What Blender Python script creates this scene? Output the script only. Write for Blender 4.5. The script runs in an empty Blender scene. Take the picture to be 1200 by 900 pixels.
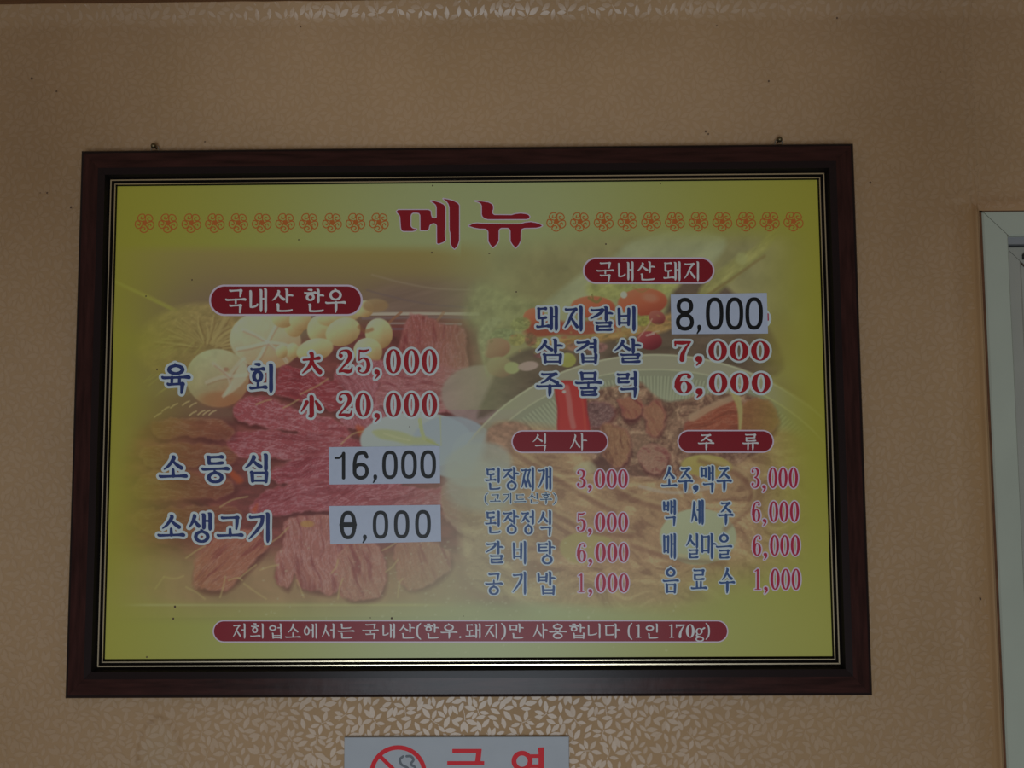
import bpy, math, random
import numpy as np
from mathutils import Matrix, Vector

random.seed(7)
RNG = np.random.default_rng(11)
sc = bpy.context.scene
col = sc.collection

# ------------------------------------------------------------------ camera
CAM_Y, CAM_Z, FPX = -1.4, 1.55, 1200.0
YAW, PITCH, ROLL = -0.0114, 0.0837, -0.0061
cy, sy, cp, sp, cr, sr = math.cos(YAW), math.sin(YAW), math.cos(PITCH), math.sin(PITCH), math.cos(ROLL), math.sin(ROLL)
FW = np.array([sy*cp, cy*cp, sp])
R0 = np.array([cy, -sy, 0.0])
U0 = np.cross(R0, FW)
RT = R0*cr + U0*sr
UP = -R0*sr + U0*cr
cam_data = bpy.data.cameras.new('camera')
cam = bpy.data.objects.new('camera', cam_data)
col.objects.link(cam)
cam_data.sensor_fit = 'HORIZONTAL'
cam_data.sensor_width = 36.0
cam_data.lens = 36.0*FPX/1200.0
cam_data.clip_start = 0.01
M = Matrix.Identity(4)
for i in range(3):
    M[i][0] = RT[i]; M[i][1] = UP[i]; M[i][2] = -FW[i]
M[0][3], M[1][3], M[2][3] = 0.0, CAM_Y, CAM_Z
cam.matrix_world = M
sc.camera = cam

# ------------------------------------------------------------------ world, lights, exposure
world = bpy.data.worlds.new('world')
sc.world = world
world.use_nodes = True
bg = world.node_tree.nodes['Background']
bg.inputs[0].default_value = (1.0, 0.94, 0.85, 1)
bg.inputs[1].default_value = 0.105

def area_light(name, loc, rot, sx, sz, power, color):
    d = bpy.data.lights.new(name, 'AREA')
    d.shape = 'RECTANGLE'; d.size = sx; d.size_y = sz
    d.energy = power; d.color = color
    o = bpy.data.objects.new(name, d); col.objects.link(o)
    o.location = loc; o.rotation_euler = rot
    return o
# daylight through the glazed door behind the photographer, facing the wall
area_light('doorway_daylight', (-0.178, -2.9, 0.62), (math.radians(90), 0, 0), 1.0, 1.14, 20.5, (0.78, 0.90, 1.0))

sc.view_settings.view_transform = 'Standard'
sc.view_settings.look = 'None'
sc.view_settings.gamma = 1.0
sc.view_settings.exposure = 0.0
sc.view_settings.use_curve_mapping = False

# ------------------------------------------------------------------ helpers
def P(px, py, d=0.0):
    """point of the photograph -> point on the vertical plane standing d metres proud of the wall"""
    px = np.asarray(px, float); py = np.asarray(py, float)
    a = (px-600)/FPX; b = (450-py)/FPX
    dr = FW[None, :] + a.reshape(-1, 1)*RT[None, :] + b.reshape(-1, 1)*UP[None, :]
    t = (-d-CAM_Y)/dr[:, 1]
    out = dr*t[:, None]
    out[:, 1] += CAM_Y; out[:, 2] += CAM_Z
    return out
def P1(px, py, d=0.0):
    return P([px], [py], d)[0]

def srgb(c):
    c = np.asarray(c, float)/255.0
    return np.where(c <= 0.04045, c/12.92, ((c+0.055)/1.055)**2.4)
KK = 4.0            # photograph is under-exposed: observed value = albedo / KK
def alb(c, k=1.0):
    v = np.clip(srgb(c)*KK*k, 0, 0.95)
    return (float(v[0]), float(v[1]), float(v[2]), 1.0)

def mat(name, color=None, rough=0.5, spec=0.5, metal=0.0, attr=None, noise=None, bump=None, coat=0.0):
    m = bpy.data.materials.new(name); m.use_nodes = True
    nt = m.node_tree; b = nt.nodes['Principled BSDF']
    b.inputs['Roughness'].default_value = rough
    b.inputs['Specular IOR Level'].default_value = spec
    b.inputs['Metallic'].default_value = metal
    b.inputs['Coat Weight'].default_value = coat
    src = None
    if attr:
        a = nt.nodes.new('ShaderNodeAttribute'); a.attribute_name = attr
        src = a.outputs['Color']
    elif color is not None:
        rgb = nt.nodes.new('ShaderNodeRGB'); rgb.outputs[0].default_value = color
        src = rgb.outputs[0]
    tc = nt.nodes.new('ShaderNodeTexCoord')
    if noise:
        scale, amount, detail = noise[:3]
        mp = nt.nodes.new('ShaderNodeMapping')
        mp.inputs['Scale'].default_value = noise[3] if len(noise) > 3 else (1, 1, 1)
        nt.links.new(tc.outputs['Object'], mp.inputs[0])
        n = nt.nodes.new('ShaderNodeTexNoise'); n.inputs['Scale'].default_value = scale
        n.inputs['Detail'].default_value = detail
        nt.links.new(mp.outputs[0], n.inputs['Vector'])
        mr = nt.nodes.new('ShaderNodeMapRange')
        mr.inputs['From Min'].default_value = 0.25; mr.inputs['From Max'].default_value = 0.75
        mr.inputs['To Min'].default_value = 1-amount; mr.inputs['To Max'].default_value = 1+amount
        nt.links.new(n.outputs[0], mr.inputs[0])
        mx = nt.nodes.new('ShaderNodeVectorMath'); mx.operation = 'SCALE'
        nt.links.new(src, mx.inputs[0]); nt.links.new(mr.outputs[0], mx.inputs['Scale'])
        src = mx.outputs[0]
    nt.links.new(src, b.inputs['Base Color'])
    if bump:
        n2 = nt.nodes.new('ShaderNodeTexNoise'); n2.inputs['Scale'].default_value = bump[0]
        n2.inputs['Detail'].default_value = 4
        nt.links.new(tc.outputs['Object'], n2.inputs['Vector'])
        bp = nt.nodes.new('ShaderNodeBump'); bp.inputs['Strength'].default_value = bump[1]
        bp.inputs['Distance'].default_value = bump[2]
        nt.links.new(n2.outputs[0], bp.inputs['Height'])
        nt.links.new(bp.outputs[0], b.inputs['Normal'])
    return m

def setp(o, label=None, cat=None, group=None, kind=None):
    if label: o['label'] = label
    if cat: o['category'] = cat
    if group: o['group'] = group
    if kind: o['kind'] = kind
    return o

def link(name, me, parent=None, loc=(0, 0, 0)):
    o = bpy.data.objects.new(name, me); col.objects.link(o)
    o.location = loc
    if parent: o.parent = parent
    return o
def empty(name, loc):
    o = bpy.data.objects.new(name, None); col.objects.link(o); o.location = loc
    o.empty_display_size = 0.05
    return o

def mesh(name, verts, faces, mats, idx=None, smooth=False, org=(0, 0, 0)):
    me = bpy.data.meshes.new(name)
    v = np.asarray(verts, float) - np.asarray(org, float)
    me.from_pydata(v.tolist(), [], faces)
    for m in (mats if isinstance(mats, (list, tuple)) else [mats]): me.materials.append(m)
    if idx is not None: me.polygons.foreach_set('material_index', np.asarray(idx, np.int32))
    if smooth: me.polygons.foreach_set('use_smooth', np.ones(len(me.polygons), bool))
    me.update()
    return me

def grid_mesh(name, pts, m, colors=None, keep=None, smooth=True, org=(0, 0, 0)):
    """pts (ny,nx,3) -> quad grid, optional per-vertex colours and per-cell mask"""
    ny, nx = pts.shape[:2]
    v = (pts.reshape(-1, 3)-np.asarray(org)).astype(np.float32)
    ii = np.arange(ny*nx).reshape(ny, nx)
    q = np.stack([ii[1:, :-1], ii[1:, 1:], ii[:-1, 1:], ii[:-1, :-1]], -1)
    q = q[keep] if keep is not None else q.reshape(-1, 4)
    n = len(q)
    me = bpy.data.meshes.new(name)
    me.vertices.add(len(v)); me.vertices.foreach_set('co', v.ravel())
    me.loops.add(n*4); me.loops.foreach_set('vertex_index', q.ravel().astype(np.int32))
    me.polygons.add(n)
    me.polygons.foreach_set('loop_start', np.arange(0, n*4, 4, dtype=np.int32))
    me.polygons.foreach_set('loop_total', np.full(n, 4, np.int32))
    if smooth: me.polygons.foreach_set('use_smooth', np.ones(n, bool))
    me.materials.append(m)
    me.update(calc_edges=True)
    if colors is not None:
        a = me.color_attributes.new('tint', 'FLOAT_COLOR', 'POINT')
        c = np.concatenate([colors.reshape(-1, 3), np.ones((len(v), 1))], 1).astype(np.float32)
        a.data.foreach_set('color', c.ravel())
    return me

def box(x0, x1, y0, y1, z0, z1):
    v = [(x, y, z) for x in (x0, x1) for y in (y0, y1) for z in (z0, z1)]
    f = [(0, 1, 3, 2), (4, 6, 7, 5), (0, 4, 5, 1), (2, 3, 7, 6), (0, 2, 6, 4), (1, 5, 7, 3)]
    return v, f

# noise
TAB = RNG.random((256, 256))
def vn(x, y, s=0):
    xi = np.floor(x).astype(int); yi = np.floor(y).astype(int)
    fx = x-xi; fy = y-yi
    fx = fx*fx*(3-2*fx); fy = fy*fy*(3-2*fy)
    xi = xi+s*37; yi = yi+s*91
    g = lambda a, b: TAB[a % 256, b % 256]
    return (g(xi, yi)*(1-fx)+g(xi+1, yi)*fx)*(1-fy)+(g(xi, yi+1)*(1-fx)+g(xi+1, yi+1)*fx)*fy
def fbm(x, y, o=4, s=0):
    t = 0; a = 0.5; w = 0
    for k in range(o):
        t = t+a*vn(x*2**k, y*2**k, s+k*3); w += a; a *= 0.55
    return t/w
def rotc(X, Y, deg, sx, sy_):
    c, s = math.cos(math.radians(deg)), math.sin(math.radians(deg))
    return (X*c+Y*s)/sx, (-X*s+Y*c)/sy_
def sstep(a, b, x):
    t = np.clip((x-a)/(b-a), 0, 1); return t*t*(3-2*t)

# ------------------------------------------------------------------ the wall and its paper
E_TL = P1(1147, 247)                       # upper left corner of the window opening
WIN_X, WIN_Z = float(E_TL[0]), float(E_TL[2])
TOP_Z = float(P1(600, 3.5)[2])
WIN_X1 = WIN_X+0.95; WIN_Z0 = WIN_Z-1.25
def wall_depth(x, z):
    """how far the wallpaper stands proud of the wall plane (metres)"""
    d = 0.0011*(fbm(x*7+40, z*7+40, 3, 2)-0.5)+0.0006*(fbm(x*22+60, z*22+10, 2, 5)-0.5)
    t = np.clip((z-(TOP_Z-0.032))/0.032, 0, 1)
    d = d+0.016*t*t*(0.92+0.25*(fbm(x*14, z*9+3, 3, 9)-0.5))
    inz = sstep(WIN_Z+0.012, WIN_Z-0.004, z)
    k = 1+0.9*(fbm(z*6+9, z*0+2, 3, 4)-0.5)
    d = d+inz*0.0062*np.exp(-((x-(WIN_X-0.0052))/0.0032)**2)
    d = d-inz*0.0010*k*np.exp(-((x-(WIN_X-0.020))/0.009)**2)
    d = d+inz*0.0014*k*np.exp(-((x-(WIN_X-0.040))/0.012)**2)
    inx = sstep(WIN_X-0.02, WIN_X+0.01, x)
    d = d+inx*0.0022*np.exp(-((z-(WIN_Z+0.010))/0.007)**2)
    # seam of two drops of paper above the window, and a buckle by its corner
    up = sstep(WIN_Z+0.01, WIN_Z+0.05, z)
    d = d+up*0.0009*np.exp(-((x-(WIN_X-0.006))/0.004)**2)
    u = (x-(WIN_X-0.03)) + 0.8*(z-(WIN_Z+0.02))
    v = (z-(WIN_Z+0.02)) - 0.4*(x-(WIN_X-0.03))
    d = d+0.0018*np.exp(-(v/0.006)**2-(u/0.03)**2)
    return d

M_WALL = mat('wallpaper', attr='tint', rough=0.62, spec=0.25, bump=(900, 0.25, 0.0004))
x0w, x1w = -1.35, 1.75
z0w = 0.0
xs = np.concatenate([np.arange(x0w, WIN_X-0.06, 0.0042), np.arange(WIN_X-0.06, WIN_X+0.0001, 0.0012), [WIN_X],
                     np.arange(WIN_X+0.0042, WIN_X1-0.002, 0.0084), [WIN_X1], np.arange(WIN_X1+0.008, x1w, 0.012)])
zs = np.concatenate([np.arange(z0w, WIN_Z0-0.008, 0.012), [WIN_Z0], np.arange(WIN_Z0+0.004, 0.95, 0.008),
                     np.arange(0.95, WIN_Z-0.002, 0.0042), [WIN_Z], np.arange(WIN_Z+0.0012, WIN_Z+0.04, 0.0012),
                     np.arange(WIN_Z+0.04, TOP_Z-0.036, 0.0042), np.arange(TOP_Z-0.036, TOP_Z, 0.0015), [TOP_Z]])
XW, ZW = np.meshgrid(xs, zs)
DW = wall_depth(XW, ZW)
# project the grid to reading coordinates of the photograph, to place the stains and the painted light falloff
def to_px(x, y, z):
    v0 = x; v1 = y-CAM_Y; v2 = z-CAM_Z
    f = v0*FW[0]+v1*FW[1]+v2*FW[2]
    return 600+FPX*(v0*RT[0]+v1*RT[1]+v2*RT[2])/f, 450-FPX*(v0*UP[0]+v1*UP[1]+v2*UP[2])/f
WPX, WPY = to_px(XW, -DW, ZW)
base = np.ones(XW.shape+(3,))*np.array(srgb((108, 87, 65)))*KK
mott = fbm(XW*3.2+5, ZW*3.2+9, 4, 1)-0.5
mott2 = fbm(XW*17+5, ZW*13+9, 3, 7)-0.5
base *= (1+0.20*mott+0.07*mott2)[..., None]
yel = np.clip(fbm(XW*4+77, ZW*5+3, 3, 12)-0.45, 0, 1)*0.7
base *= 1-yel[..., None]*np.array([0.10, 0.14, 0.32])
# water stain with a tide mark, below the left end of the board
ang = np.arctan2(WPY-884, WPX-187)
rad = np.hypot((WPX-187)/25.0, (WPY-884)/42.0)*(1+0.10*(fbm(np.cos(ang)*2.2+9, np.sin(ang)*2.2+9, 3, 3)-0.5)*2)
base *= 1-0.32*np.exp(-((rad-1.0)/0.045)**2)[..., None]*(0.45+0.55*fbm(WPX*0.11, WPY*0.11, 2, 2))[..., None]*np.array([0.8, 1, 1.25])
ins = (1-sstep(0.7, 1.0, rad))[..., None]
base = base*(1-ins)+ins*base*np.array([1.0, 1.04, 1.08])
# brownish darkening along the window edge, seam line above it
near = np.exp(-np.abs(XW-(WIN_X-0.012))/0.012)*(ZW < WIN_Z+0.01)
base *= 1-0.22*near[..., None]*np.array([0.6, 0.9, 1.5])
near2 = np.exp(-np.abs(ZW-(WIN_Z+0.008))/0.010)*(XW > WIN_X-0.01)
base *= 1-0.12*near2[..., None]*np.array([0.3, 0.8, 1.0])
seam = np.exp(-((XW-(WIN_X-0.010))/0.0016)**2)*(ZW > WIN_Z+0.01)
base *= 1-0.10*seam[..., None]
for (bx_, by_, rx_, ry_, am) in ((1075, 130, 140, 260, .24), (50, 110, 150, 270, .28), (40, 880, 150, 200, .12), (1110, 800, 110, 240, .10)):  # light falling off at the sides painted into the paper, plus brown discolouring
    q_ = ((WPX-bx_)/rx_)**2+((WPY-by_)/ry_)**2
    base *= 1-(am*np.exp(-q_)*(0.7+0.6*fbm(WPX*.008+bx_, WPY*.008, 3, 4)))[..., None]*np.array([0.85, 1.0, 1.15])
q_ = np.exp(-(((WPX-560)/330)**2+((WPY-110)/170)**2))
base *= 1+(0.20*q_)[..., None]  # broad sheen above the board, painted into the paper colour
pts = np.stack([XW, -DW, ZW], -1)
cx = (XW[:-1, :-1]+XW[1:, 1:])/2; cz = (ZW[:-1, :-1]+ZW[1:, 1:])/2
keep = ~((cx > WIN_X) & (cx < WIN_X1) & (cz > WIN_Z0) & (cz < WIN_Z))
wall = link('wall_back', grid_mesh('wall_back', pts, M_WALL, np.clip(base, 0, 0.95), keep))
setp(wall, 'beige wallpapered wall with a fine pearly leaf pattern', kind='structure')

# leaf pattern of the wallpaper: one repeat, laid out with an occupancy map, then tiled
def leaf_tile():
    S = 230                                  # repeat in print units (about one unit per pixel of the photograph)
    occ = np.zeros((S*2, S*2), bool)
    leaves = []; stems = []
    rnd = random.Random(3)
    def free(cx_, cy_, a, L, Wd):
        pp = []
        for t in np.linspace(0.05, 0.95, 9):
            for s in (-0.9, 0, 0.9):
                w = Wd*math.sin(math.pi*t)**0.8*s
                x = cx_+math.cos(a)*L*t-math.sin(a)*w; y = cy_+math.sin(a)*L*t+math.cos(a)*w
                pp.append((int(x*2) % (S*2), int(y*2) % (S*2)))
        if any(occ[p] for p in pp): return False
        for p in pp:
            for i in (0, 1):
                for j in (0, 1): occ[(p[0]+i) % (S*2), (p[1]+j) % (S*2)] = True
        return True
    for trial in range(9000):
        x, y = rnd.uniform(0, S), rnd.uniform(0, S)
        if occ[int(x*2) % (S*2), int(y*2) % (S*2)]: continue
        a = rnd.uniform(0, 2*math.pi)
        big = trial < 2600
        fan = [0, 30, -30, 60, -60, 90, -90, 118, -118] if big else [0, 32, -32]
        got = []
        for k, da in enumerate(fan):
            L = rnd.uniform(11.5, 15.0)*(1 if k < 5 else 0.85); Wd = L*0.215
            aa = a+math.radians(da+rnd.uniform(-5, 5))
            sx_, sy_ = x-math.cos(a)*0.9*(k//2)+math.cos(aa)*1.4, y-math.sin(a)*0.9*(k//2)+math.sin(aa)*1.4
            if free(sx_, sy_, aa, L, Wd): got.append((sx_, sy_, aa, L, Wd))
        leaves += got
        if len(got) >= 4:
            stems.append((x, y, a+math.pi+rnd.uniform(-.2, .2), 12))
            for s_ in (1, -1):                    # a lower pair on the stalk
                aa = a+math.pi-s_*math.radians(38)
                bx, by = x-math.cos(a)*6, y-math.sin(a)*6
                if free(bx, by, aa, 10, 2.2): leaves.append((bx, by, aa, 10, 2.2))
    return S, leaves, stems
S_, LV, ST = leaf_tile()
UNIT = 1.4/FPX                              # one pixel at the wall
def tile_arrays():
    lv = np.array(LV); st = np.array(ST)
    V = []; F = []
    # leaf template (t along, s across): two halves with a crease
    T = [(0, 0), (.22, .72), (.5, 1.0), (.8, .6), (1, 0), (.8, -.6), (.5, -1.0), (.22, -.72), (.5, 0)]
    FT = [(0, 1, 8), (1, 2, 8), (2, 3, 8), (3, 4, 8), (4, 5, 8), (5, 6, 8), (6, 7, 8), (7, 0, 8)]
    rl = random.Random(5)
    for (x, y, a, L, w) in lv:
        b = len(V); ta, tb = rl.uniform(-1, 1)*0.00010, rl.uniform(-1, 1)*0.00007
        for (t, s) in T:
            V.append((x+math.cos(a)*L*t-math.sin(a)*w*s, y+math.sin(a)*L*t+math.cos(a)*w*s, 0.0002+(0.00001 if (t, s) == (.5, 0) else 0.00005)+ta*(t-.5)+tb*s))
        F += [tuple(b+i for i in f) for f in FT]
    for (x, y, a, L) in st:
        b = len(V)
        for t, w in ((0, .45), (.5, .4), (1, .3)):
            for s in (-1, 1):
                aa = a+0.15*t
                V.append((x+math.cos(aa)*L*t-math.sin(aa)*w*s, y+math.sin(aa)*L*t+math.cos(aa)*w*s, 0.00012))
        F += [(b, b+1, b+3), (b, b+3, b+2), (b+2, b+3, b+5), (b+2, b+5, b+4)]
    return np.array(V), np.array(F)
TV, TF = tile_arrays()
M_LEAF = mat('leaf_foil', attr='tint', rough=0.35, spec=0.78, noise=(500, 0.04, 2))
def leaves_over(xa, xb, za, zb):
    vs = []; fs = []; nb = 0
    rep = S_*UNIT
    for i in range(int(math.floor(xa/rep)), int(math.ceil(xb/rep))):
        for j in range(int(math.floor(za/rep)), int(math.ceil(zb/rep))):
            v = TV.copy(); v[:, 0] = v[:, 0]*UNIT+i*rep; v[:, 1] = v[:, 1]*UNIT+j*rep
            vs.append(v); fs.append(TF+nb); nb += len(v)
    v = np.concatenate(vs); f = np.concatenate(fs)
    c = v[f].mean(1)
    ok = (c[:, 0] > xa) & (c[:, 0] < xb) & (c[:, 1] > za) & (c[:, 1] < zb-0.001)
    ok &= ~((c[:, 0] > WIN_X-0.002) & (c[:, 0] < WIN_X1+0.002) & (c[:, 1] < WIN_Z+0.002) & (c[:, 1] > WIN_Z0-0.002))
    a = P1(110, 200); b = P1(1008, 800)
    ok &= ~((c[:, 0] > WIN_X-0.013) & (c[:, 1] < WIN_Z+0.003))
    ok &= ~((c[:, 0] > a[0]) & (c[:, 0] < b[0]) & (c[:, 1] < a[2]) & (c[:, 1] > b[2]))
    f = f[ok]
    used = np.unique(f); mp = np.zeros(len(v), int); mp[used] = np.arange(len(used))
    v = v[used]; f = mp[f]
    # height of the *triangulated* wall surface so that the print lies on it
    def samp(x, z):
        i = np.clip(np.searchsorted(xs, x)-1, 0, len(xs)-2); j = np.clip(np.searchsorted(zs, z)-1, 0, len(zs)-2)
        fx = (x-xs[i])/(xs[i+1]-xs[i]); fz = (z-zs[j])/(zs[j+1]-zs[j])
        fx = np.clip(fx, 0, 1); fz = np.clip(fz, 0, 1)
        return (DW[j, i]*(1-fx)+DW[j, i+1]*fx)*(1-fz)+(DW[j+1, i]*(1-fx)+DW[j+1, i+1]*fx)*fz
    y = -(samp(v[:, 0], v[:, 1])+v[:, 2])
    V = np.stack([v[:, 0], y, v[:, 1]], 1).astype(np.float32)
    me = bpy.data.meshes.new('leaf_pattern')
    n = len(f)
    me.vertices.add(len(V)); me.vertices.foreach_set('co', V.ravel())
    me.loops.add(n*3); me.loops.foreach_set('vertex_index', f.ravel().astype(np.int32))
    me.polygons.add(n)
    me.polygons.foreach_set('loop_start', np.arange(0, n*3, 3, dtype=np.int32))
    me.polygons.foreach_set('loop_total', np.full(n, 3, np.int32))
    me.materials.append(M_LEAF); me.update(calc_edges=True)
    i = np.clip(np.searchsorted(xs, v[:, 0]), 0, len(xs)-1); j = np.clip(np.searchsorted(zs, v[:, 1]), 0, len(zs)-1)
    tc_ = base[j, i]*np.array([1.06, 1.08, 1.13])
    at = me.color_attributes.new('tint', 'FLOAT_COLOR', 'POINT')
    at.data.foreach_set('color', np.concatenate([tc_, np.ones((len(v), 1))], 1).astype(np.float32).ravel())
    return me
lp = link('leaf_pattern', leaves_over(-1.34, 1.7, 0.45, TOP_Z), wall)
setp(lp, 'pearly leaf print', kind='stuff')

# fly specks on the paper
def discs(list_px, d, r_px, m, name, parent, org=(0, 0, 0)):
    v = []; f = []
    for (px, py, rr) in list_px:
        c = P1(px, py, d); b = len(v); r = rr*UNIT
        n = 8
        for k in range(n):
            a = 2*math.pi*k/n
            v.append((c[0]+r*math.cos(a), c[1], c[2]+r*1.2*math.sin(a)))
        f.append(tuple(b+k for k in range(n)))
    return link(name, mesh(name, v, f, m, org=org), parent)
M_SPECK = mat('fly_speck', alb((48, 34, 24)), rough=0.6)
sp_ = discs([(37, 92, 1.3), (66, 107, 0.9), (55, 226, 0.9), (83, 243, 1.2), (47, 226, .6), (1020, 214, 1.1), (981, 21, 1.0), (983, 3, 1), (901, 95, 1.0), (827, 154, 1.1),
             (830, 157, .9), (240, 166, .8), (352, 31, .9), (460, 18, .9), (957, 14, .8), (1102, 84, .6), (1149, 702, 1.2), (144, 9, 1.0), (722, 500, 1), (840, 30, .7)],
            0.0018, 1, M_SPECK, 'fly_speck', wall)
setp(sp_, kind='stuff')

# wood moulding under the ceiling, ceiling, side pieces beyond the frame
M_WOOD = mat('brown_moulding', alb((62, 40, 24)), rough=0.5, noise=(30, 0.25, 5, (1, 8, 14)))
def prof_x(name, prof, xa, xb, m, org=(0, 0, 0)):
    n = len(prof); v = [(xa, y, z) for y, z in prof]+[(xb, y, z) for y, z in prof]
    f = [(i, (i+1) % n, n+(i+1) % n, n+i) for i in range(n)]+[tuple(range(n))[::-1], tuple(range(n, 2*n))]
    return mesh(name, v, f, m, org=org)
Z = TOP_Z
trim = link('trim_1', prof_x('trim_1', [(0.0, Z-0.0005), (-0.034, Z), (-0.040, Z+0.006), (-0.040, Z+0.022), (-0.048, Z+0.030), (-0.048, Z+0.050), (0.0, Z+0.050)], x0w, x1w, M_WOOD))
setp(trim, 'dark brown wood moulding along the top of the wall', kind='structure')
M_CEIL = mat('ceiling_paint', alb((108, 98, 84)), rough=0.8, bump=(200, 0.2, 0.001))
v, f = box(x0w, x1w, -1.3, 0.02, Z+0.050, Z+0.07)
setp(link('ceiling', mesh('ceiling', v, f, M_CEIL)), 'plain pale ceiling above the wood moulding', kind='structure')

# ------------------------------------------------------------------ the window at the right
M_PVC = mat('white_window_plastic', alb((106, 109, 100)), rough=0.38, noise=(9, 0.05, 4), bump=(60, 0.1, 0.0006))
M_SASH = mat('sash_plastic', alb((99, 98, 92)), rough=0.4, noise=(12, 0.06, 4))
M_PVC2 = mat('greyed_window_plastic', alb((84, 84, 86)), rough=0.42, noise=(20, 0.06, 3))
M_GAP = mat('stained_joint', alb((62, 38, 22)), rough=0.75, noise=(40, 0.35, 4))
M_DIRT = mat('dirty_joint', alb((44, 36, 28)), rough=0.8)
M_GLASS = bpy.data.materials.new('window_glass'); M_GLASS.use_nodes = True
b_ = M_GLASS.node_tree.nodes['Principled BSDF']
b_.inputs['Transmission Weight'].default_value = 1.0; b_.inputs['Roughness'].default_value = 0.25
b_.inputs['Base Color'].default_value = (0.75, 0.8, 0.8, 1)
win = empty('window_1', (WIN_X, 0, WIN_Z0))
setp(win, 'white plastic framed window right of the menu board', kind='structure')
WO = (WIN_X, 0, WIN_Z0)
# reveal behind the paper edge
rv = []; rf = []
for q in (box(WIN_X-0.004, WIN_X+0.0068, 0.004, 0.05, WIN_Z0, WIN_Z+0.004), box(WIN_X-0.004, WIN_X1, 0.004, 0.05, WIN_Z-0.0005, WIN_Z+0.006),
          box(WIN_X1-0.004, WIN_X1+0.004, 0.004, 0.05, WIN_Z0, WIN_Z+0.004), box(WIN_X-0.004, WIN_X1, 0.004, 0.05, WIN_Z0-0.006, WIN_Z0+0.002)):
    n0 = len(rv); rv += q[0]; rf += [tuple(n0+i for i in ff) for ff in q[1]]
setp(link('reveal', mesh('reveal', rv, rf, M_GAP, org=WO), win), 'rust brown stained joint beside the frame')
def mitred(name, xo0, xo1, zo0, zo1, w, yf, yb, m, gap=0.0007, bev=0.002, org=(0, 0, 0), mats=None, prof=None):
    """four mitred bars round a rectangle; returns list of meshes (top, right, bottom, left)
    prof: list of (inset, y) across the face from outer edge to inner edge"""
    if prof is None:
        prof = [(0, yb), (0, yf+bev), (bev, yf), (w-bev, yf), (w, yf+bev), (w, yb)]
    out = []
    corners = lambda i: [(xo0+i, zo1-i), (xo1-i, zo1-i), (xo1-i, zo0+i), (xo0+i, zo0+i)]
    dirs = [(1, 0), (0, -1), (-1, 0), (0, 1)]
    for k in range(4):
        v = []
        for (i, y) in prof:
            c = corners(i); a = c[k]; b = c[(k+1) % 4]; d = dirs[k]
            v.append((a[0]+d[0]*gap, y, a[1]+d[1]*gap)); v.append((b[0]-d[0]*gap, y, b[1]-d[1]*gap))
        n = len(prof)
        f = [(2*i, 2*((i+1) % n), 2*((i+1) % n)+1, 2*i+1) for i in range(n)]
        f += [tuple(2*i for i in range(n))[::-1], tuple(2*i+1 for i in range(n))]
        idx = None
        if mats: idx = [mats[i] if i < len(mats) else 0 for i in range(n)]+[0, 0]
        out.append(mesh(name, v, f, m, idx=idx, org=org))
    return out
fx0 = WIN_X+0.0052; fz1 = WIN_Z-0.0004
FWD = 0.0345
for k, me in enumerate(mitred('window_frame', fx0, WIN_X1-0.003, WIN_Z0+0.003, fz1, FWD, 0.001, 0.05, M_PVC, org=WO, gap=0.0006)):
    link('window_frame', me, win)
# dirt packed in the mitre joints
def corner_strip(xa, za, xb, zb, w, y, m, name):
    d = np.array([xb-xa, zb-za]); n = np.array([-d[1], d[0]])/np.hypot(*d)*w
    v = [(xa+n[0], y, za+n[1]), (xb+n[0], y, zb+n[1]), (xb-n[0], y, zb-n[1]), (xa-n[0], y, za-n[1])]
    v += [(p[0], y+0.03, p[2]) for p in v]
    f = [(0, 1, 2, 3), (7, 6, 5, 4), (0, 4, 5, 1), (1, 5, 6, 2), (2, 6, 7, 3), (3, 7, 4, 0)]
    return link(name, mesh(name, v, f, m, org=WO), win)
corner_strip(fx0, fz1, fx0+FWD, fz1-FWD, 0.0009, 0.0020, M_DIRT, 'mitre_joint')
ix0, ix1, iz0, iz1 = fx0+FWD, WIN_X1-0.003-FWD, WIN_Z0+0.003+FWD, fz1-FWD
# grey bead across the head, then the sash
v, f = box(ix0-0.001, ix1+0.001, 0.012, 0.045, iz1-0.0098, iz1+0.001)
setp(link('head_bead', mesh('head_bead', v, f, M_PVC2, org=WO), win), 'grey bead under the window head')
SP = [(0, 0.045), (0, 0.019), (0.002, 0.017), (0.020, 0.017), (0.024, 0.021), (0.030, 0.021), (0.032, 0.023), (0.032, 0.045)]
sash = []
for k, me in enumerate(mitred('sash', ix0+0.0014, ix1-0.0014, iz0+0.0014, iz1-0.0118, 0.03, 0.018, 0.045, M_SASH, org=WO, gap=0.0006, prof=SP)):
    s = link('sash', me, win); sash.append(s)
corner_strip(ix0+0.0014, iz1-0.0118, ix0+0.0334, iz1-0.0438, 0.0008, 0.0185, M_DIRT, 'mitre_joint')
v, f = box(ix0+0.02, ix1-0.02, 0.030, 0.034, iz0+0.02, iz1-0.03)
link('pane', mesh('pane', v, f, M_GLASS, org=WO), win)
v, f = box(ix0-0.002, ix1+0.002, 0.046, 0.05, iz0-0.002, iz1+0.002)
link('back_panel', mesh('back_panel', v, f, mat('dim_outside', alb((70, 74, 74)), rough=0.8), org=WO), win)
# black catch on the sash corner
cpx = P1(1201, 301, -0.017)
lv_ = []; lf_ = []
for q in (box(cpx[0]-0.004, cpx[0]+0.014, 0.009, 0.0172, cpx[2]-0.004, cpx[2]+0.003), box(cpx[0]-0.001, cpx[0]+0.003, 0.006, 0.0172, cpx[2]-0.002, cpx[2]+0.006)):
    n0 = len(lv_); lv_ += q[0]; lf_ += [tuple(n0+i for i in ff) for ff in q[1]]
setp(link('catch', mesh('catch', lv_, lf_, mat('black_plastic', (0.02, 0.02, 0.02, 1), rough=0.5), org=WO), win), 'small black catch on the sash corner')

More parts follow.
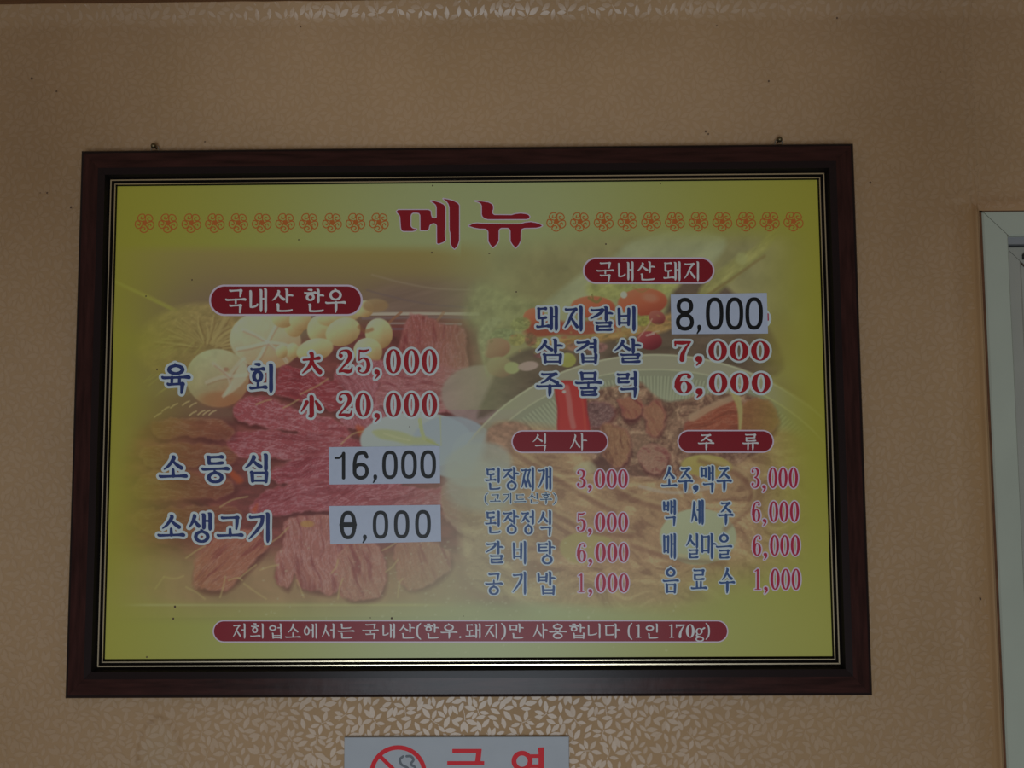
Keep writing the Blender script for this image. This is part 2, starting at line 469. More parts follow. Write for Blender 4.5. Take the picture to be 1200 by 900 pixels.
# ------------------------------------------------------------------ lettering engine (signed distance fields traced into flat meshes)
def spline(pts, n=5):
    pts = [np.array(p, float) for p in pts]
    if len(pts) < 3: return pts
    e = [2*pts[0]-pts[1]]+pts+[2*pts[-1]-pts[-2]]
    out = []
    for i in range(1, len(e)-2):
        for k in range(n):
            t = k/n; a, b, c, d = e[i-1], e[i], e[i+1], e[i+2]
            out.append(0.5*((2*b)+(-a+c)*t+(2*a-5*b+4*c-d)*t*t+(-a+3*b-3*c+d)*t**3))
    out.append(pts[-1])
    return out

class Field:
    def __init__(s, x0, y0, x1, y1, res):
        s.res = res; s.x0 = x0; s.y0 = y0
        s.nx = int((x1-x0)/res)+2; s.ny = int((y1-y0)/res)+2
        s.F = np.full((s.ny, s.nx), 50.0)
        s.X = x0+np.arange(s.nx)*res; s.Y = y0+np.arange(s.ny)*res
    def win(s, xa, ya, xb, yb):
        i0 = max(0, int((xa-s.x0)/s.res)); i1 = min(s.nx, int((xb-s.x0)/s.res)+2)
        j0 = max(0, int((ya-s.y0)/s.res)); j1 = min(s.ny, int((yb-s.y0)/s.res)+2)
        return i0, i1, j0, j1
    def seg(s, a, b, pad=4.5):
        r = max(a[2], b[2])+pad
        i0, i1, j0, j1 = s.win(min(a[0], b[0])-r, min(a[1], b[1])-r, max(a[0], b[0])+r, max(a[1], b[1])+r)
        if i1 <= i0 or j1 <= j0: return
        X = s.X[None, i0:i1]; Y = s.Y[j0:j1, None]
        dx, dy = b[0]-a[0], b[1]-a[1]; L = dx*dx+dy*dy+1e-9
        t = np.clip(((X-a[0])*dx+(Y-a[1])*dy)/L, 0, 1)
        d = np.hypot(X-a[0]-t*dx, Y-a[1]-t*dy)-(a[2]+t*(b[2]-a[2]))
        s.F[j0:j1, i0:i1] = np.minimum(s.F[j0:j1, i0:i1], d)
    def poly(s, loops, pad=4.5):
        al = np.concatenate([np.array(l) for l in loops])
        i0, i1, j0, j1 = s.win(al[:, 0].min()-pad, al[:, 1].min()-pad, al[:, 0].max()+pad, al[:, 1].max()+pad)
        X = np.broadcast_to(s.X[None, i0:i1], (j1-j0, i1-i0)); Y = np.broadcast_to(s.Y[j0:j1, None], (j1-j0, i1-i0))
        D = np.full(X.shape, 1e9); ins = np.zeros(X.shape, bool)
        for l in loops:
            n = len(l)
            for k in range(n):
                a = l[k]; b = l[(k+1) % n]
                dx, dy = b[0]-a[0], b[1]-a[1]; L = dx*dx+dy*dy+1e-12
                t = np.clip(((X-a[0])*dx+(Y-a[1])*dy)/L, 0, 1)
                D = np.minimum(D, np.hypot(X-a[0]-t*dx, Y-a[1]-t*dy))
                if abs(dy) > 1e-12:
                    c = ((a[1] > Y) != (b[1] > Y)) & (X < dx*(Y-a[1])/dy+a[0])
                    ins ^= c
        D = np.where(ins, -D, D)
        s.F[j0:j1, i0:i1] = np.minimum(s.F[j0:j1, i0:i1], D)
    def trace(s, iso):
        """polygons (list of lists of (x,y)) covering F < iso"""
        G = s.F-iso; I = G < 0
        c = I[:-1, :-1].astype(int)+I[:-1, 1:]+I[1:, 1:]+I[1:, :-1]
        out = []
        full = c == 4
        for j in np.nonzero(full.any(1))[0]:
            r = full[j].astype(np.int8); d = np.diff(np.concatenate([[0], r, [0]]))
            for a, b in zip(np.nonzero(d == 1)[0], np.nonzero(d == -1)[0]):
                xa, xb = s.x0+a*s.res, s.x0+b*s.res; ya, yb = s.y0+j*s.res, s.y0+(j+1)*s.res
                out.append([(xa, ya), (xb, ya), (xb, yb), (xa, yb)])
        js, is_ = np.nonzero((c > 0) & (c < 4))
        off = ((0, 0), (1, 0), (1, 1), (0, 1))
        for j, i in zip(js.tolist(), is_.tolist()):
            g = [G[j, i], G[j, i+1], G[j+1, i+1], G[j+1, i]]
            p = []
            for k in range(4):
                k2 = (k+1) & 3
                if g[k] < 0: p.append((s.x0+(i+off[k][0])*s.res, s.y0+(j+off[k][1])*s.res))
                if (g[k] < 0) != (g[k2] < 0):
                    t = g[k]/(g[k]-g[k2])
                    p.append((s.x0+(i+off[k][0]+(off[k2][0]-off[k][0])*t)*s.res, s.y0+(j+off[k][1]+(off[k2][1]-off[k][1])*t)*s.res))
            if len(p) > 2: out.append(p)
        return out

# --- Hangul from jamo strokes.  Each stroke is [(x, y, r)...] in the unit box, r relative to the line's stroke weight
CHO = 'ㄱㄲㄴㄷㄸㄹㅁㅂㅃㅅㅆㅇㅈㅉㅊㅋㅌㅍㅎ'
JUNG = 'ㅏㅐㅑㅒㅓㅔㅕㅖㅗㅘㅙㅚㅛㅜㅝㅞㅟㅠㅡㅢㅣ'
JONG = ['', 'ㄱ', 'ㄲ', 'ㄳ', 'ㄴ', 'ㄵ', 'ㄶ', 'ㄷ', 'ㄹ', 'ㄺ', 'ㄻ', 'ㄼ', 'ㄽ', 'ㄾ', 'ㄿ', 'ㅀ', 'ㅁ', 'ㅂ', 'ㅄ', 'ㅅ', 'ㅆ', 'ㅇ', 'ㅈ', 'ㅊ', 'ㅋ', 'ㅌ', 'ㅍ', 'ㅎ']
HH = 0.62
def hs(x0, y, x1, rise=0.02):
    w = x1-x0
    return ('s', [(x0, y+rise-0.02, .62), (x0+.06*w, y+rise+.005, .72), (x0+.35*w, y+rise*.8, HH), (x0+.75*w, y+.0, HH*1.05), (x1-.06*w, y-.005, .95), (x1, y+.012, .8)])
def vs(x, y0, y1, tick=True):
    h = y1-y0
    st = [(x-.085, y0+.005, .3), (x-.02, y0+.035, .8)] if tick else [(x-.01, y0+.02, .8)]
    return ('s', st+[(x, y0+.05+.05*h, 1.0), (x, y0+.5*h, .92), (x, y1-.12*h, .98), (x-.008, y1-.01, .55)])
def ring(cx, cy, rx, ry, n=20):
    pts = []
    for k in range(n+1):
        a = 2*math.pi*k/n-math.pi/2
        pts.append((cx+rx*math.cos(a), cy+ry*math.sin(a), .66+.28*abs(math.cos(a))))
    return ('r', pts)
def jamo(c, x0, y0, x1, y1, side=False, final=False):
    w, h = x1-x0, y1-y0; mx, my = (x0+x1)/2, (y0+y1)/2
    if c == 'ㄱ':
        if side: return [hs(x0+.05*w, y0+.05, x1-.02*w, .02), ('s', [(x1-.04*w, y0+.05, .95), (x1-.12*w, y0+.35*h, .92), (x0+.5*w, y0+.68*h, .8), (x0, y1, .4)])]
        return [hs(x0, y0+.03, x1, .015), ('s', [(x1-.04, y0+.03, .95), (x1-.045, my, .9), (x1-.07, y1, .6)])]
    if c == 'ㄴ':
        return [('s', [(x0-.02, y0-.0, .4), (x0+.06*w, y0+.06*h, .95), (x0+.07*w, my, .9), (x0+.07*w, y1-.04, .8)]),
                ('s', [(x0+.07*w, y1-.02, .8), (x0+.4*w, y1-.01, .66), (x1-.12*w, y1-.03-.06*h*side, .72), (x1, y1-.06-.10*h*side, .6)])]
    if c == 'ㄷ':
        return [hs(x0, y0+.03, x1-.04*w, .01), ('s', [(x0+.09*w, y0+.04, .85), (x0+.09*w, my, .85), (x0+.1*w, y1-.03, .85)]), ('s', [(x0+.1*w, y1-.02, .8), (mx, y1-.015, .64), (x1-.1*w, y1-.035, .85), (x1, y1-.045, .6)])]
    if c == 'ㅌ':
        return jamo('ㄷ', x0, y0, x1, y1)+[('s', [(x0+.1*w, my, .55), (x1-.12*w, my-.005, .6)])]
    if c == 'ㄹ':
        return [hs(x0, y0+.02, x1, .005), ('s', [(x1-.05, y0+.03, .85), (x1-.055, my, .75)]), ('s', [(x1-.06, my, .6), (x0+.07*w, my+.01, .55)]),
                ('s', [(x0+.08*w, my, .75), (x0+.09*w, y1-.03, .8)]), ('s', [(x0+.09*w, y1-.02, .75), (mx, y1-.015, .6), (x1-.04, y1-.03, .85), (x1+.03*w, y1-.04, .55)])]
    if c == 'ㅁ':
        return [('s', [(x0-.02, y0, .5), (x0+.05*w, y0+.08*h, .9), (x0+.09*w, y1-.02, .85)]), ('s', [(x0+.05*w, y0+.06*h, .55), (x1-.1*w, y0+.05*h, .6)]),
                ('s', [(x1-.06*w, y0+.02*h, .8), (x1-.04*w, y0+.12*h, .95), (x1-.07*w, y1, .8)]), ('s', [(x0+.1*w, y1-.10*h, .55), (x1-.08*w, y1-.10*h, .6)])]
    if c == 'ㅂ':
        return [('s', [(x0-.02, y0-.01, .4), (x0+.05*w, y0+.08*h, .9), (x0+.08*w, y1-.02, .8)]), ('s', [(x1-.1*w, y0-.01, .45), (x1-.03*w, y0+.08*h, .95), (x1-.06*w, y1, .8)]),
                ('s', [(x0+.08*w, y0+.44*h, .5), (x1-.06*w, y0+.42*h, .55)]), ('s', [(x0+.08*w, y1-.12*h, .55), (x1-.06*w, y1-.12*h, .6)])]
    if c in 'ㅅㅈ':
        top = y0; out = []
        if c == 'ㅈ':
            out.append(hs(x0+.05*w, y0+.04, x1-.06*w, .015)); top = y0+.05
            out.append(('s', [(x1-.12*w, top, .7), (mx+.02, top+.3*(y1-top), .8), (x0+.28*w, y1-.3*(y1-top), .75), (x0, y1-.02, .4)]))
            out.append(('s', [(mx-.02*w, top+.42*(y1-top), .5), (x0+.72*w, y1-.32*(y1-top), .85), (x1, y1-.06*h, 1.0 if not final else .9)]))
            return out
        out.append(('s', [(mx-.02, y0-.01, .45), (mx+.05*w, y0+.1*h, .98), (mx-.08*w, y0+.42*h, .85), (x0+.24*w, y1-.26*h, .7), (x0, y1, .35)]))
        out.append(('s', [(mx-.01*w, y0+.36*h, .55), (x0+.72*w, y1-.34*h, .85), (x1-.02*w, y1-.1*h, 1.0)]))
        return out
    if c == 'ㅉ':
        return jamo('ㅈ', x0, y0, mx+.03, y1)+jamo('ㅈ', mx-.03, y0, x1+.02, y1)
    if c == 'ㅇ':
        return [ring(mx, my+.02*h, min(w*.42, .26), h*.42), ('s', [(mx-.03, y0-.03, .5), (mx+.01, y0+.05*h, .85)])]
    if c == 'ㅎ':
        return [('s', [(mx-.10, y0-.0, .55), (mx+.06, y0+.03*h, .9)]), hs(x0, y0+.28*h, x1, .015), ring(mx, y0+.70*h, w*.30, h*.27)]
    raise KeyError(c)

def syllable(ch):
    n = ord(ch)-0xAC00
    c, v, j = CHO[n//588], JUNG[(n % 588)//28], JONG[n % 28]
    S = []
    if v in 'ㅏㅐㅓㅔㅕㅣ':
        vb = 1.0 if not j else .60
        cb = .88 if not j else .50
        two = v in 'ㅐㅔ'
        vx = {'ㅏ': .74, 'ㅣ': .92, 'ㅓ': .92, 'ㅕ': .92, 'ㅐ': .94, 'ㅔ': .95}[v]
        cx1 = {'ㅏ': .60, 'ㅣ': .70, 'ㅓ': .58, 'ㅕ': .60, 'ㅐ': .46, 'ㅔ': .44}[v]
        cy0 = .08
        if c in 'ㄴㄷㅌㅁㅂㅇㄹ': cb = .78 if not j else .46; cy0 = .10
        if c in 'ㅁㅂ': cx1 -= .05; cb -= .03
        if c in 'ㅇ': cy0 = .12 if j else .2
        if c == 'ㅎ': cy0 = .03
        S += jamo(c, .04, cy0, cx1, cb, side=True)
        S.append(vs(vx, 0, vb))
        my = .42 if not j else .28
        if v == 'ㅏ': S.append(('s', [(vx, my, .6), (vx+.16, my-.01, .75), (vx+.27, my+.01, .6)]))
        if v == 'ㅓ': S.append(('s', [(vx, my, .6), (vx-.22, my+.005, .7)]))
        if v == 'ㅕ': S.append(('s', [(vx, my-.09, .55), (vx-.24, my-.085, .65)])); S.append(('s', [(vx, my+.07, .55), (vx-.24, my+.075, .65)]))
        if v == 'ㅐ': S.append(vs(vx-.27, .03, vb-.04)); S.append(('s', [(vx-.27, my, .55), (vx, my, .55)]))
        if v == 'ㅔ': S.append(vs(vx-.25, .03, vb-.04)); S.append(('s', [(vx-.25, my, .55), (vx-.44, my, .6)]))
        if j:
            if j == 'ㅇ': S += jamo('ㅇ', .24, .62, .92, 1.03)
            elif j == 'ㄱ': S += jamo('ㄱ', .22, .68, .95, 1.03)
            elif j == 'ㄴ': S += jamo('ㄴ', .26, .68, .98, .99)
            else: S += jamo(j, .28, .66, .97, 1.0, final=True)
    elif v in 'ㅗㅛㅜㅠㅡ':
        if not j:
            c1 = {'ㅗ': .60, 'ㅛ': .50, 'ㅜ': .48, 'ㅠ': .46, 'ㅡ': .62}[v]
            by = {'ㅗ': .90, 'ㅛ': .90, 'ㅜ': .58, 'ㅠ': .58, 'ㅡ': .86}[v]
            S += jamo(c, .17, .03, .83, c1)
            S.append(hs(0, by, 1.0, .02))
            if v == 'ㅗ': S.append(('s', [(.5, c1+.02, .7), (.51, by, .9)]))
            if v == 'ㅛ': S += [('s', [(.36, c1+.1, .7), (.37, by, .85)]), ('s', [(.64, c1+.1, .7), (.63, by, .85)])]
            if v == 'ㅜ': S.append(('s', [(.52, by, 1.0), (.52, .86, 1.0), (.5, 1.0, .5)]))
            if v == 'ㅠ': S += [('s', [(.34, by, .9), (.33, .98, .7)]), ('s', [(.66, by, .95), (.66, .86, .95), (.65, 1.0, .6)])]
        else:
            c1 = .32; by = {'ㅗ': .50, 'ㅛ': .52, 'ㅜ': .45, 'ㅠ': .45, 'ㅡ': .50}[v]
            if c in 'ㅇㄹ': c1 = .36; by += .02
            S += jamo(c, .2, .03, .8, c1 if v != 'ㅗ' else .34)
            S.append(hs(0, by, 1.0, .02))
            if v == 'ㅗ': S.append(('s', [(.5, .36, .6), (.5, by, .7)]))
            if v == 'ㅛ': S += [('s', [(.38, .38, .6), (.38, by, .7)]), ('s', [(.62, .38, .6), (.62, by, .7)])]
            if v == 'ㅜ': S.append(('s', [(.5, by, .7), (.5, by+.17, .7)]))
            if v == 'ㅠ': S += [('s', [(.36, by, .7), (.35, by+.17, .7)]), ('s', [(.64, by, .7), (.63, by+.17, .7)])]
            if j == 'ㄱ': S += jamo('ㄱ', .2, .68, .78, 1.03)
            elif j == 'ㅇ': S += jamo('ㅇ', .2, .62, .8, 1.02)
            elif j == 'ㄴ': S += jamo('ㄴ', .2, .66, .88, .99)
            else: S += jamo(j, .2, .67, .82, 1.0, final=True)
    else:
        if not j:
            S += jamo(c, .05, .05 if c != 'ㅎ' else .0, .60 if v != 'ㅙ' else .46, .50 if c != 'ㅎ' else .62)
            by = .82
            if v == 'ㅢ': S.append(hs(0, by, .70, .03)); S.append(vs(.92, 0, 1))
            if v == 'ㅚ': S.append(hs(0, by, .70, .03)); S.append(('s', [(.34, .60, .6), (.34, by, .7)])); S.append(vs(.92, 0, 1))
            if v == 'ㅙ': S.append(hs(0, by, .60, .03)); S.append(('s', [(.27, .52, .6), (.27, by, .7)])); S.append(vs(.72, .03, .97)); S.append(vs(.97, 0, 1)); S.append(('s', [(.72, .42, .5), (.97, .42, .5)]))
        else:
            S += jamo(c, .08, .05, .60, .33)
            S.append(hs(0, .56, .70, .02)); S.append(('s', [(.34, .35, .6), (.34, .56, .7)])); S.append(vs(.92, 0, .70))
            S += jamo(j, .26, .74, 1.0, 1.0)
    return S

def ellp(cx, cy, rx, ry, n=36, p=2.0):
    o = []
    for k in range(n):
        a = 2*math.pi*k/n; c, s = math.cos(a), math.sin(a)
        o.append((cx+rx*math.copysign(abs(c)**(2/p), c), cy+ry*math.copysign(abs(s)**(2/p), s)))
    return o
# serif figures: radii are fractions of the box width (W suffix handled by code: strokes 'w')
SERIF = {
 '0': [('p', [ellp(.5, .5, .5, .5), ellp(.5, .5, .20, .44)])],
 '1': [('w', [(.55, .05, .13), (.55, .95, .13)]), ('w', [(.2, .975, .045), (.9, .975, .045)]), ('w', [(.5, .05, .08), (.2, .13, .05)])],
 '2': [('w', [(.2, .27, .13), (.22, .26, .12)]), ('w', [(.1, .26, .06), (.18, .1, .06), (.42, .04, .06), (.7, .09, .12), (.82, .27, .15), (.68, .48, .12), (.38, .7, .07), (.1, .9, .06)]),
       ('w', [(.1, .94, .06), (.35, .90, .09), (.65, .93, .13), (.86, .9, .09), (.95, .74, .04)])],
 '3': [('w', [(.19, .2, .12), (.2, .2, .12)]), ('w', [(.1, .18, .05), (.22, .07, .05), (.45, .04, .05), (.72, .11, .12), (.78, .25, .13), (.66, .42, .08), (.4, .48, .05)]),
       ('w', [(.4, .48, .05), (.72, .55, .09), (.84, .73, .15), (.7, .91, .11), (.42, .97, .05), (.18, .92, .05), (.08, .8, .05)]), ('w', [(.19, .79, .13), (.2, .79, .13)])],
 '5': [('w', [(.2, .06, .07), (.5, .09, .10), (.86, .03, .05)]), ('w', [(.19, .06, .05), (.16, .46, .05)]),
       ('w', [(.16, .46, .05), (.45, .37, .06), (.74, .45, .12), (.84, .67, .15), (.7, .9, .11), (.42, .97, .05), (.18, .92, .05), (.08, .8, .05)]), ('w', [(.19, .79, .13), (.2, .79, .13)])],
 '6': [('p', [ellp(.52, .69, .46, .31), ellp(.53, .69, .17, .26)]), ('w', [(.88, .18, .05), (.8, .07, .05), (.58, .04, .05), (.33, .14, .09), (.18, .38, .13), (.14, .66, .13)]), ('w', [(.8, .17, .11), (.81, .17, .11)])],
 '7': [('w', [(.06, .02, .05), (.07, .24, .06)]), ('w', [(.08, .08, .09), (.5, .09, .11), (.95, .05, .05)]), ('w', [(.95, .05, .05), (.68, .36, .08), (.5, .66, .13), (.46, .93, .15)])],
 ',': [('w', [(.45, .25, .38), (.46, .25, .38)]), ('w', [(.66, .25, .28), (.72, .55, .2), (.25, .98, .08)])],
 '.': [('w', [(.5, .8, .35), (.51, .8, .35)])],
 '(': [('w', [(.9, .0, .10), (.35, .22, .17), (.2, .5, .2), (.35, .78, .17), (.9, 1.0, .10)])],
 ')': [('w', [(.1, .0, .10), (.65, .22, .17), (.8, .5, .2), (.65, .78, .17), (.1, 1.0, .10)])],
 'g': [('p', [ellp(.42, .36, .36, .22), ellp(.42, .36, .18, .17)]), ('p', [ellp(.48, .86, .44, .17), ellp(.48, .86, .3, .09)]), ('w', [(.2, .54, .06), (.18, .64, .08), (.5, .72, .09)]), ('w', [(.68, .24, .06), (.95, .14, .09)])],
 '大': [('w', [(.1, .36, .055), (.5, .33, .05), (.88, .28, .085)]), ('w', [(.45, .0, .06), (.52, .06, .09), (.52, .33, .08), (.4, .65, .08), (.05, .97, .03)]), ('w', [(.52, .36, .06), (.66, .66, .08), (.93, .92, .11)])],
 '小': [('w', [(.48, .0, .05), (.54, .05, .1), (.54, .55, .1), (.54, .88, .1), (.42, .93, .05)]), ('w', [(.3, .3, .09), (.22, .46, .07), (.03, .72, .03)]), ('w', [(.74, .26, .05), (.86, .44, .09), (.95, .6, .1)])],
}
RW = .115
SANS = {
 '0': [('c', .5, .5, .5-RW, .5, 2.6)],
 '8': [('c', .5, .26, .37-.02, .26, 2.2), ('c', .5, .735, .41-.02, .265, 2.2)],
 '1': [('w', [(.78, .0, .155), (.78, 1.0, .155)]), ('w', [(.05, .23, .10), (.45, .21, .10), (.78, .05, .08)])],
 '6': [('c', .5, .70, .5-RW, .30, 2.2), ('w', [(.87, .2, RW), (.76, .08, RW), (.5, RW*.56, RW), (.25, .14, RW), (RW+.01, .40, RW), (RW, .7, RW)])],
 ',': [('w', [(.5, .2, .42), (.52, .35, .42), (.45, .62, .25), (.1, .95, .14)])],
 'θ': [('c', .5, .5, .5-RW, .5, 2.4), ('w', [(RW, .49, .16), (1-RW, .49, .16)]), ('w', [(RW*.9, .42, .12), (RW*.9, .6, .12)]), ('w', [(1-RW*.9, .42, .12), (1-RW*.9, .6, .12)])],
}

def draw_glyph(fd, ch, x0, y0, x1, y1, wt, font):
    w, h = x1-x0, y1-y0
    if '가' <= ch <= '힣':
        ix0, iy0, iw, ih = x0+wt*.9, y0+wt*.45, w-1.8*wt, h-wt*.9
        for kind, pts in syllable(ch):
            q = [(ix0+p[0]*iw, iy0+p[1]*ih, p[2]*wt) for p in pts]
            if kind == 's': q = spline(q, 4)
            for a, b in zip(q[:-1], q[1:]): fd.seg(a, b)
        return
    for it in font[ch]:
        if it[0] == 'p': fd.poly([[(x0+px*w, y0+py*h) for px, py in l] for l in it[1]])
        elif it[0] == 'w':
            q = []
            for p in it[1]:
                r = p[2]*w*wt
                q.append((min(max(x0+p[0]*w, x0), x1), min(max(y0+p[1]*h, y0+(r if font is not None else 0)), y1-r*.6), r))
            q = spline(q, 5)
            for a, b in zip(q[:-1], q[1:]): fd.seg(a, b)
        elif it[0] == 'c':
            _, cx_, cy_, rx, ry, pw = it
            r = RW*w*wt
            l = ellp(x0+cx_*w, y0+cy_*h, rx*w, ry*h-r, 40, pw)
            q = [(p[0], p[1], r) for p in l]+[(l[0][0], l[0][1], r)]
            for a, b in zip(q[:-1], q[1:]): fd.seg(a, b)

def layer_mesh(name, layers, org):
    """layers: list of (polygons, depth, material)"""
    V = []; F = []; ids = []; mats = []
    for li, (polys, d, m) in enumerate(layers):
        if m not in mats: mats.append(m)
        fl = [p for q in polys for p in q]
        if not fl: continue
        a = np.array(fl); pv = P(a[:, 0], a[:, 1], d)
        b = len(V); V += pv.tolist()
        for q in polys:
            F.append(tuple(range(b, b+len(q)))); b += len(q)
            ids.append(mats.index(m))
    return mesh(name, V, F, mats, idx=ids, org=org)

def lettering(text, boxes, ink, d, parent, org, halo=None, hw=0, wt=1.0, font=SERIF, res=0.5, label=None, rename='lettering'):
    """text: string; boxes: per glyph (x0, y0, x1, y1) in photograph coordinates"""
    x0 = min(b[0] for b in boxes)-hw-2; x1 = max(b[2] for b in boxes)+hw+2
    y0 = min(b[1] for b in boxes)-hw-2; y1 = max(b[3] for b in boxes)+hw+2
    fd = Field(x0, y0, x1, y1, res)
    for ch, b in zip(text, boxes): draw_glyph(fd, ch, *b, wt, font)
    L = []
    if halo: L.append((fd.trace(hw), d, halo))
    L.append((fd.trace(0), d+(HALO_UP if halo else 0), ink))
    o = link(rename, layer_mesh(rename, L, org), parent)
    if label: o['label'] = label
    return o
HALO_UP = 0.00012

# ------------------------------------------------------------------ the menu board
D_PRINT = 0.0100           # print stands 10 mm off the wall
BO = tuple(P1(550, 816, 0.0)); BO = (float(BO[0]), 0.0, float(BO[2]))
board = empty('menu_board', BO)
setp(board, 'large framed menu board with yellow food print, hung on the wallpapered wall', 'menu board')

def rectof(c4, d):
    q = P([c[0] for c in c4], [c[1] for c in c4], d)
    return ((q[0, 0]+q[3, 0])/2, (q[1, 0]+q[2, 0])/2, (q[2, 2]+q[3, 2])/2, (q[0, 2]+q[1, 2])/2)   # x0,x1,z0,z1
# moulding of the frame
D_FR = 0.020
OX0, OX1, OZ0, OZ1 = rectof([(95, 176.8), (1000, 167.6), (1023, 815.6), (75.8, 818.5)], D_FR)
PX0, PX1, PZ0, PZ1 = rectof([(137, 218), (957.5, 211), (975, 768.6), (122.7, 772)], D_PRINT)
FRW = ((PX0-OX0)+(OX1-PX1)+(PZ0-OZ0)+(OZ1-PZ1))/4
M_FRAME = mat('dark_mahogany', alb((28, 12, 10)), rough=0.24, spec=0.22, noise=(14, 0.55, 6, (1, 10, 10)), bump=(60, 0.15, 0.001))
M_FRAMEV = mat('dark_mahogany_upright', alb((28, 12, 10)), rough=0.24, spec=0.22, noise=(14, 0.55, 6, (10, 10, 1)), bump=(60, 0.15, 0.001))
M_STAIN = mat('near_black_stain', alb((16, 9, 9)), rough=0.24, spec=0.22)
M_BLACK = mat('black_lacquer', alb((9, 7, 6)), rough=0.35, spec=0.15)
M_GILT = mat('gilt_line', (0.86, 0.72, 0.50, 1), rough=0.27, metal=1.0)
w = FRW
fprof = [(0, 0.0025), (0, D_FR-0.002), (0.0015, D_FR), (0.0042, D_FR+0.0010), (0.010, D_FR+0.0012), (w-0.0235, D_FR+0.0012), (w-0.0140, D_FR+0.0006), (w-0.0105, D_FR-0.0075),
         (w-0.0085, D_FR-0.0065), (w-0.0068, D_FR-0.0065), (w-0.0055, D_FR-0.0085), (w-0.0030, D_FR-0.0075), (w-0.0016, D_FR-0.0075), (w-0.0002, D_PRINT-0.0005), (w-0.0002, 0.0025)]
fprof = [(a, -b) for a, b in fprof]
fidx = [2, 2, 2, 0, 0, 2, 1, 1, 1, 1, 1, 1, 1, 1, 1]
gprof = [[(w-0.0091, -(D_FR-0.0075)), (w-0.0087, -(D_FR-0.0056)), (w-0.0071, -(D_FR-0.0056)), (w-0.0067, -(D_FR-0.0075))],
         [(w-0.0036, -(D_FR-0.0085)), (w-0.0033, -(D_FR-0.0067)), (w-0.0020, -(D_FR-0.0067)), (w-0.0016, -(D_FR-0.0085))]]
rails = []
names = ['top', 'right', 'bottom', 'left']
meshes = mitred('frame_rail', OX0, OX1, OZ0, OZ1, w, 0, 0, [M_FRAME, M_BLACK, M_STAIN], gap=0.00008, prof=fprof, mats=fidx, org=BO)
for k, me in enumerate(meshes):
    if k % 2: me.materials[0] = M_FRAMEV
    r = link('frame_rail', me, board); rails.append(r)
for gp in gprof:
    for k, me in enumerate(mitred('gilt_line', OX0, OX1, OZ0, OZ1, w, 0, 0, M_GILT, gap=0.0001, prof=gp, org=BO)):
        link('gilt_line', me, rails[k])['label'] = 'thin gilt line along the inner edge'
v, f = box(OX0+0.004, OX1-0.004, -0.0065, -0.0025, OZ0+0.004, OZ1-0.004)
link('backing_board', mesh('backing_board', v, f, mat('backing_fibreboard', alb((60, 46, 32)), rough=0.9), org=BO), board)

# --- artwork of the print, painted point by point in the coordinates of the photograph
NX, NY = 860, 566
tx = np.linspace(0, 1, NX); tz = np.linspace(0, 1, NY)
GX = PX0-0.0004+(PX1-PX0+0.0008)*tx[None, :]+0*tz[:, None]; GZ = PZ1+0.0004-(PZ1-PZ0+0.0008)*tz[:, None]+0*tx[None, :]
GY = np.full(GX.shape, -D_PRINT)
X, Y = to_px(GX, GY, GZ)
IMG = np.zeros(X.shape+(3,))
def C3(c): return np.array(c, float)
def put(a, colr, sl=None):
    global IMG
    if sl is None: sl = (slice(None), slice(None))
    IMG[sl] = IMG[sl]*(1-a[..., None])+colr*a[..., None]
def crop(xa, ya, xb, yb):
    r = np.nonzero(((Y > ya) & (Y < yb)).any(1))[0]; c = np.nonzero(((X > xa) & (X < xb)).any(0))[0]
    if len(r) == 0 or len(c) == 0: return None
    return (slice(r[0], r[-1]+1), slice(c[0], c[-1]+1))
def ell(cx_, cy_, rx, ry, rot=0, c=(120, 120, 90), hi=None, lo=None, fe=1.2, al=1.0, lt=(-.45, -.75), tex=None):
    R_ = max(rx, ry)+fe*2; s = crop(cx_-R_, cy_-R_, cx_+R_, cy_+R_)
    if s is None: return
    x, y = X[s]-cx_, Y[s]-cy_
    ca, sa = math.cos(math.radians(rot)), math.sin(math.radians(rot))
    u = (x*ca+y*sa)/rx; v = (-x*sa+y*ca)/ry; r = np.hypot(u, v)
    a = np.clip((1-r)*min(rx, ry)/fe+.5, 0, 1)*al
    colr = np.ones(u.shape+(3,))*C3(c)
    sh = np.clip(-(x/rx*lt[0]*-1+y/ry*lt[1]*-1), -1, 1)
    if hi is not None:
        t = np.clip(sh, 0, 1)[..., None]; colr = colr*(1-t)+C3(hi)*t
    if lo is not None:
        t = np.clip(-sh, 0, 1)[..., None]; colr = colr*(1-t)+C3(lo)*t
    if tex is not None: colr = tex(colr, X[s], Y[s])
    put(a, colr, s)
def sdfp(pts, s):
    x, y = X[s], Y[s]; D = np.full(x.shape, 1e9); ins = np.zeros(x.shape, bool); n = len(pts)
    for k in range(n):
        a = pts[k]; b = pts[(k+1) % n]; dx, dy = b[0]-a[0], b[1]-a[1]; L = dx*dx+dy*dy+1e-9
        t = np.clip(((x-a[0])*dx+(y-a[1])*dy)/L, 0, 1); D = np.minimum(D, np.hypot(x-a[0]-t*dx, y-a[1]-t*dy))
        if abs(dy) > 1e-9: ins ^= ((a[1] > y) != (b[1] > y)) & (x < dx*(y-a[1])/dy+a[0])
    return np.where(ins, -D, D)
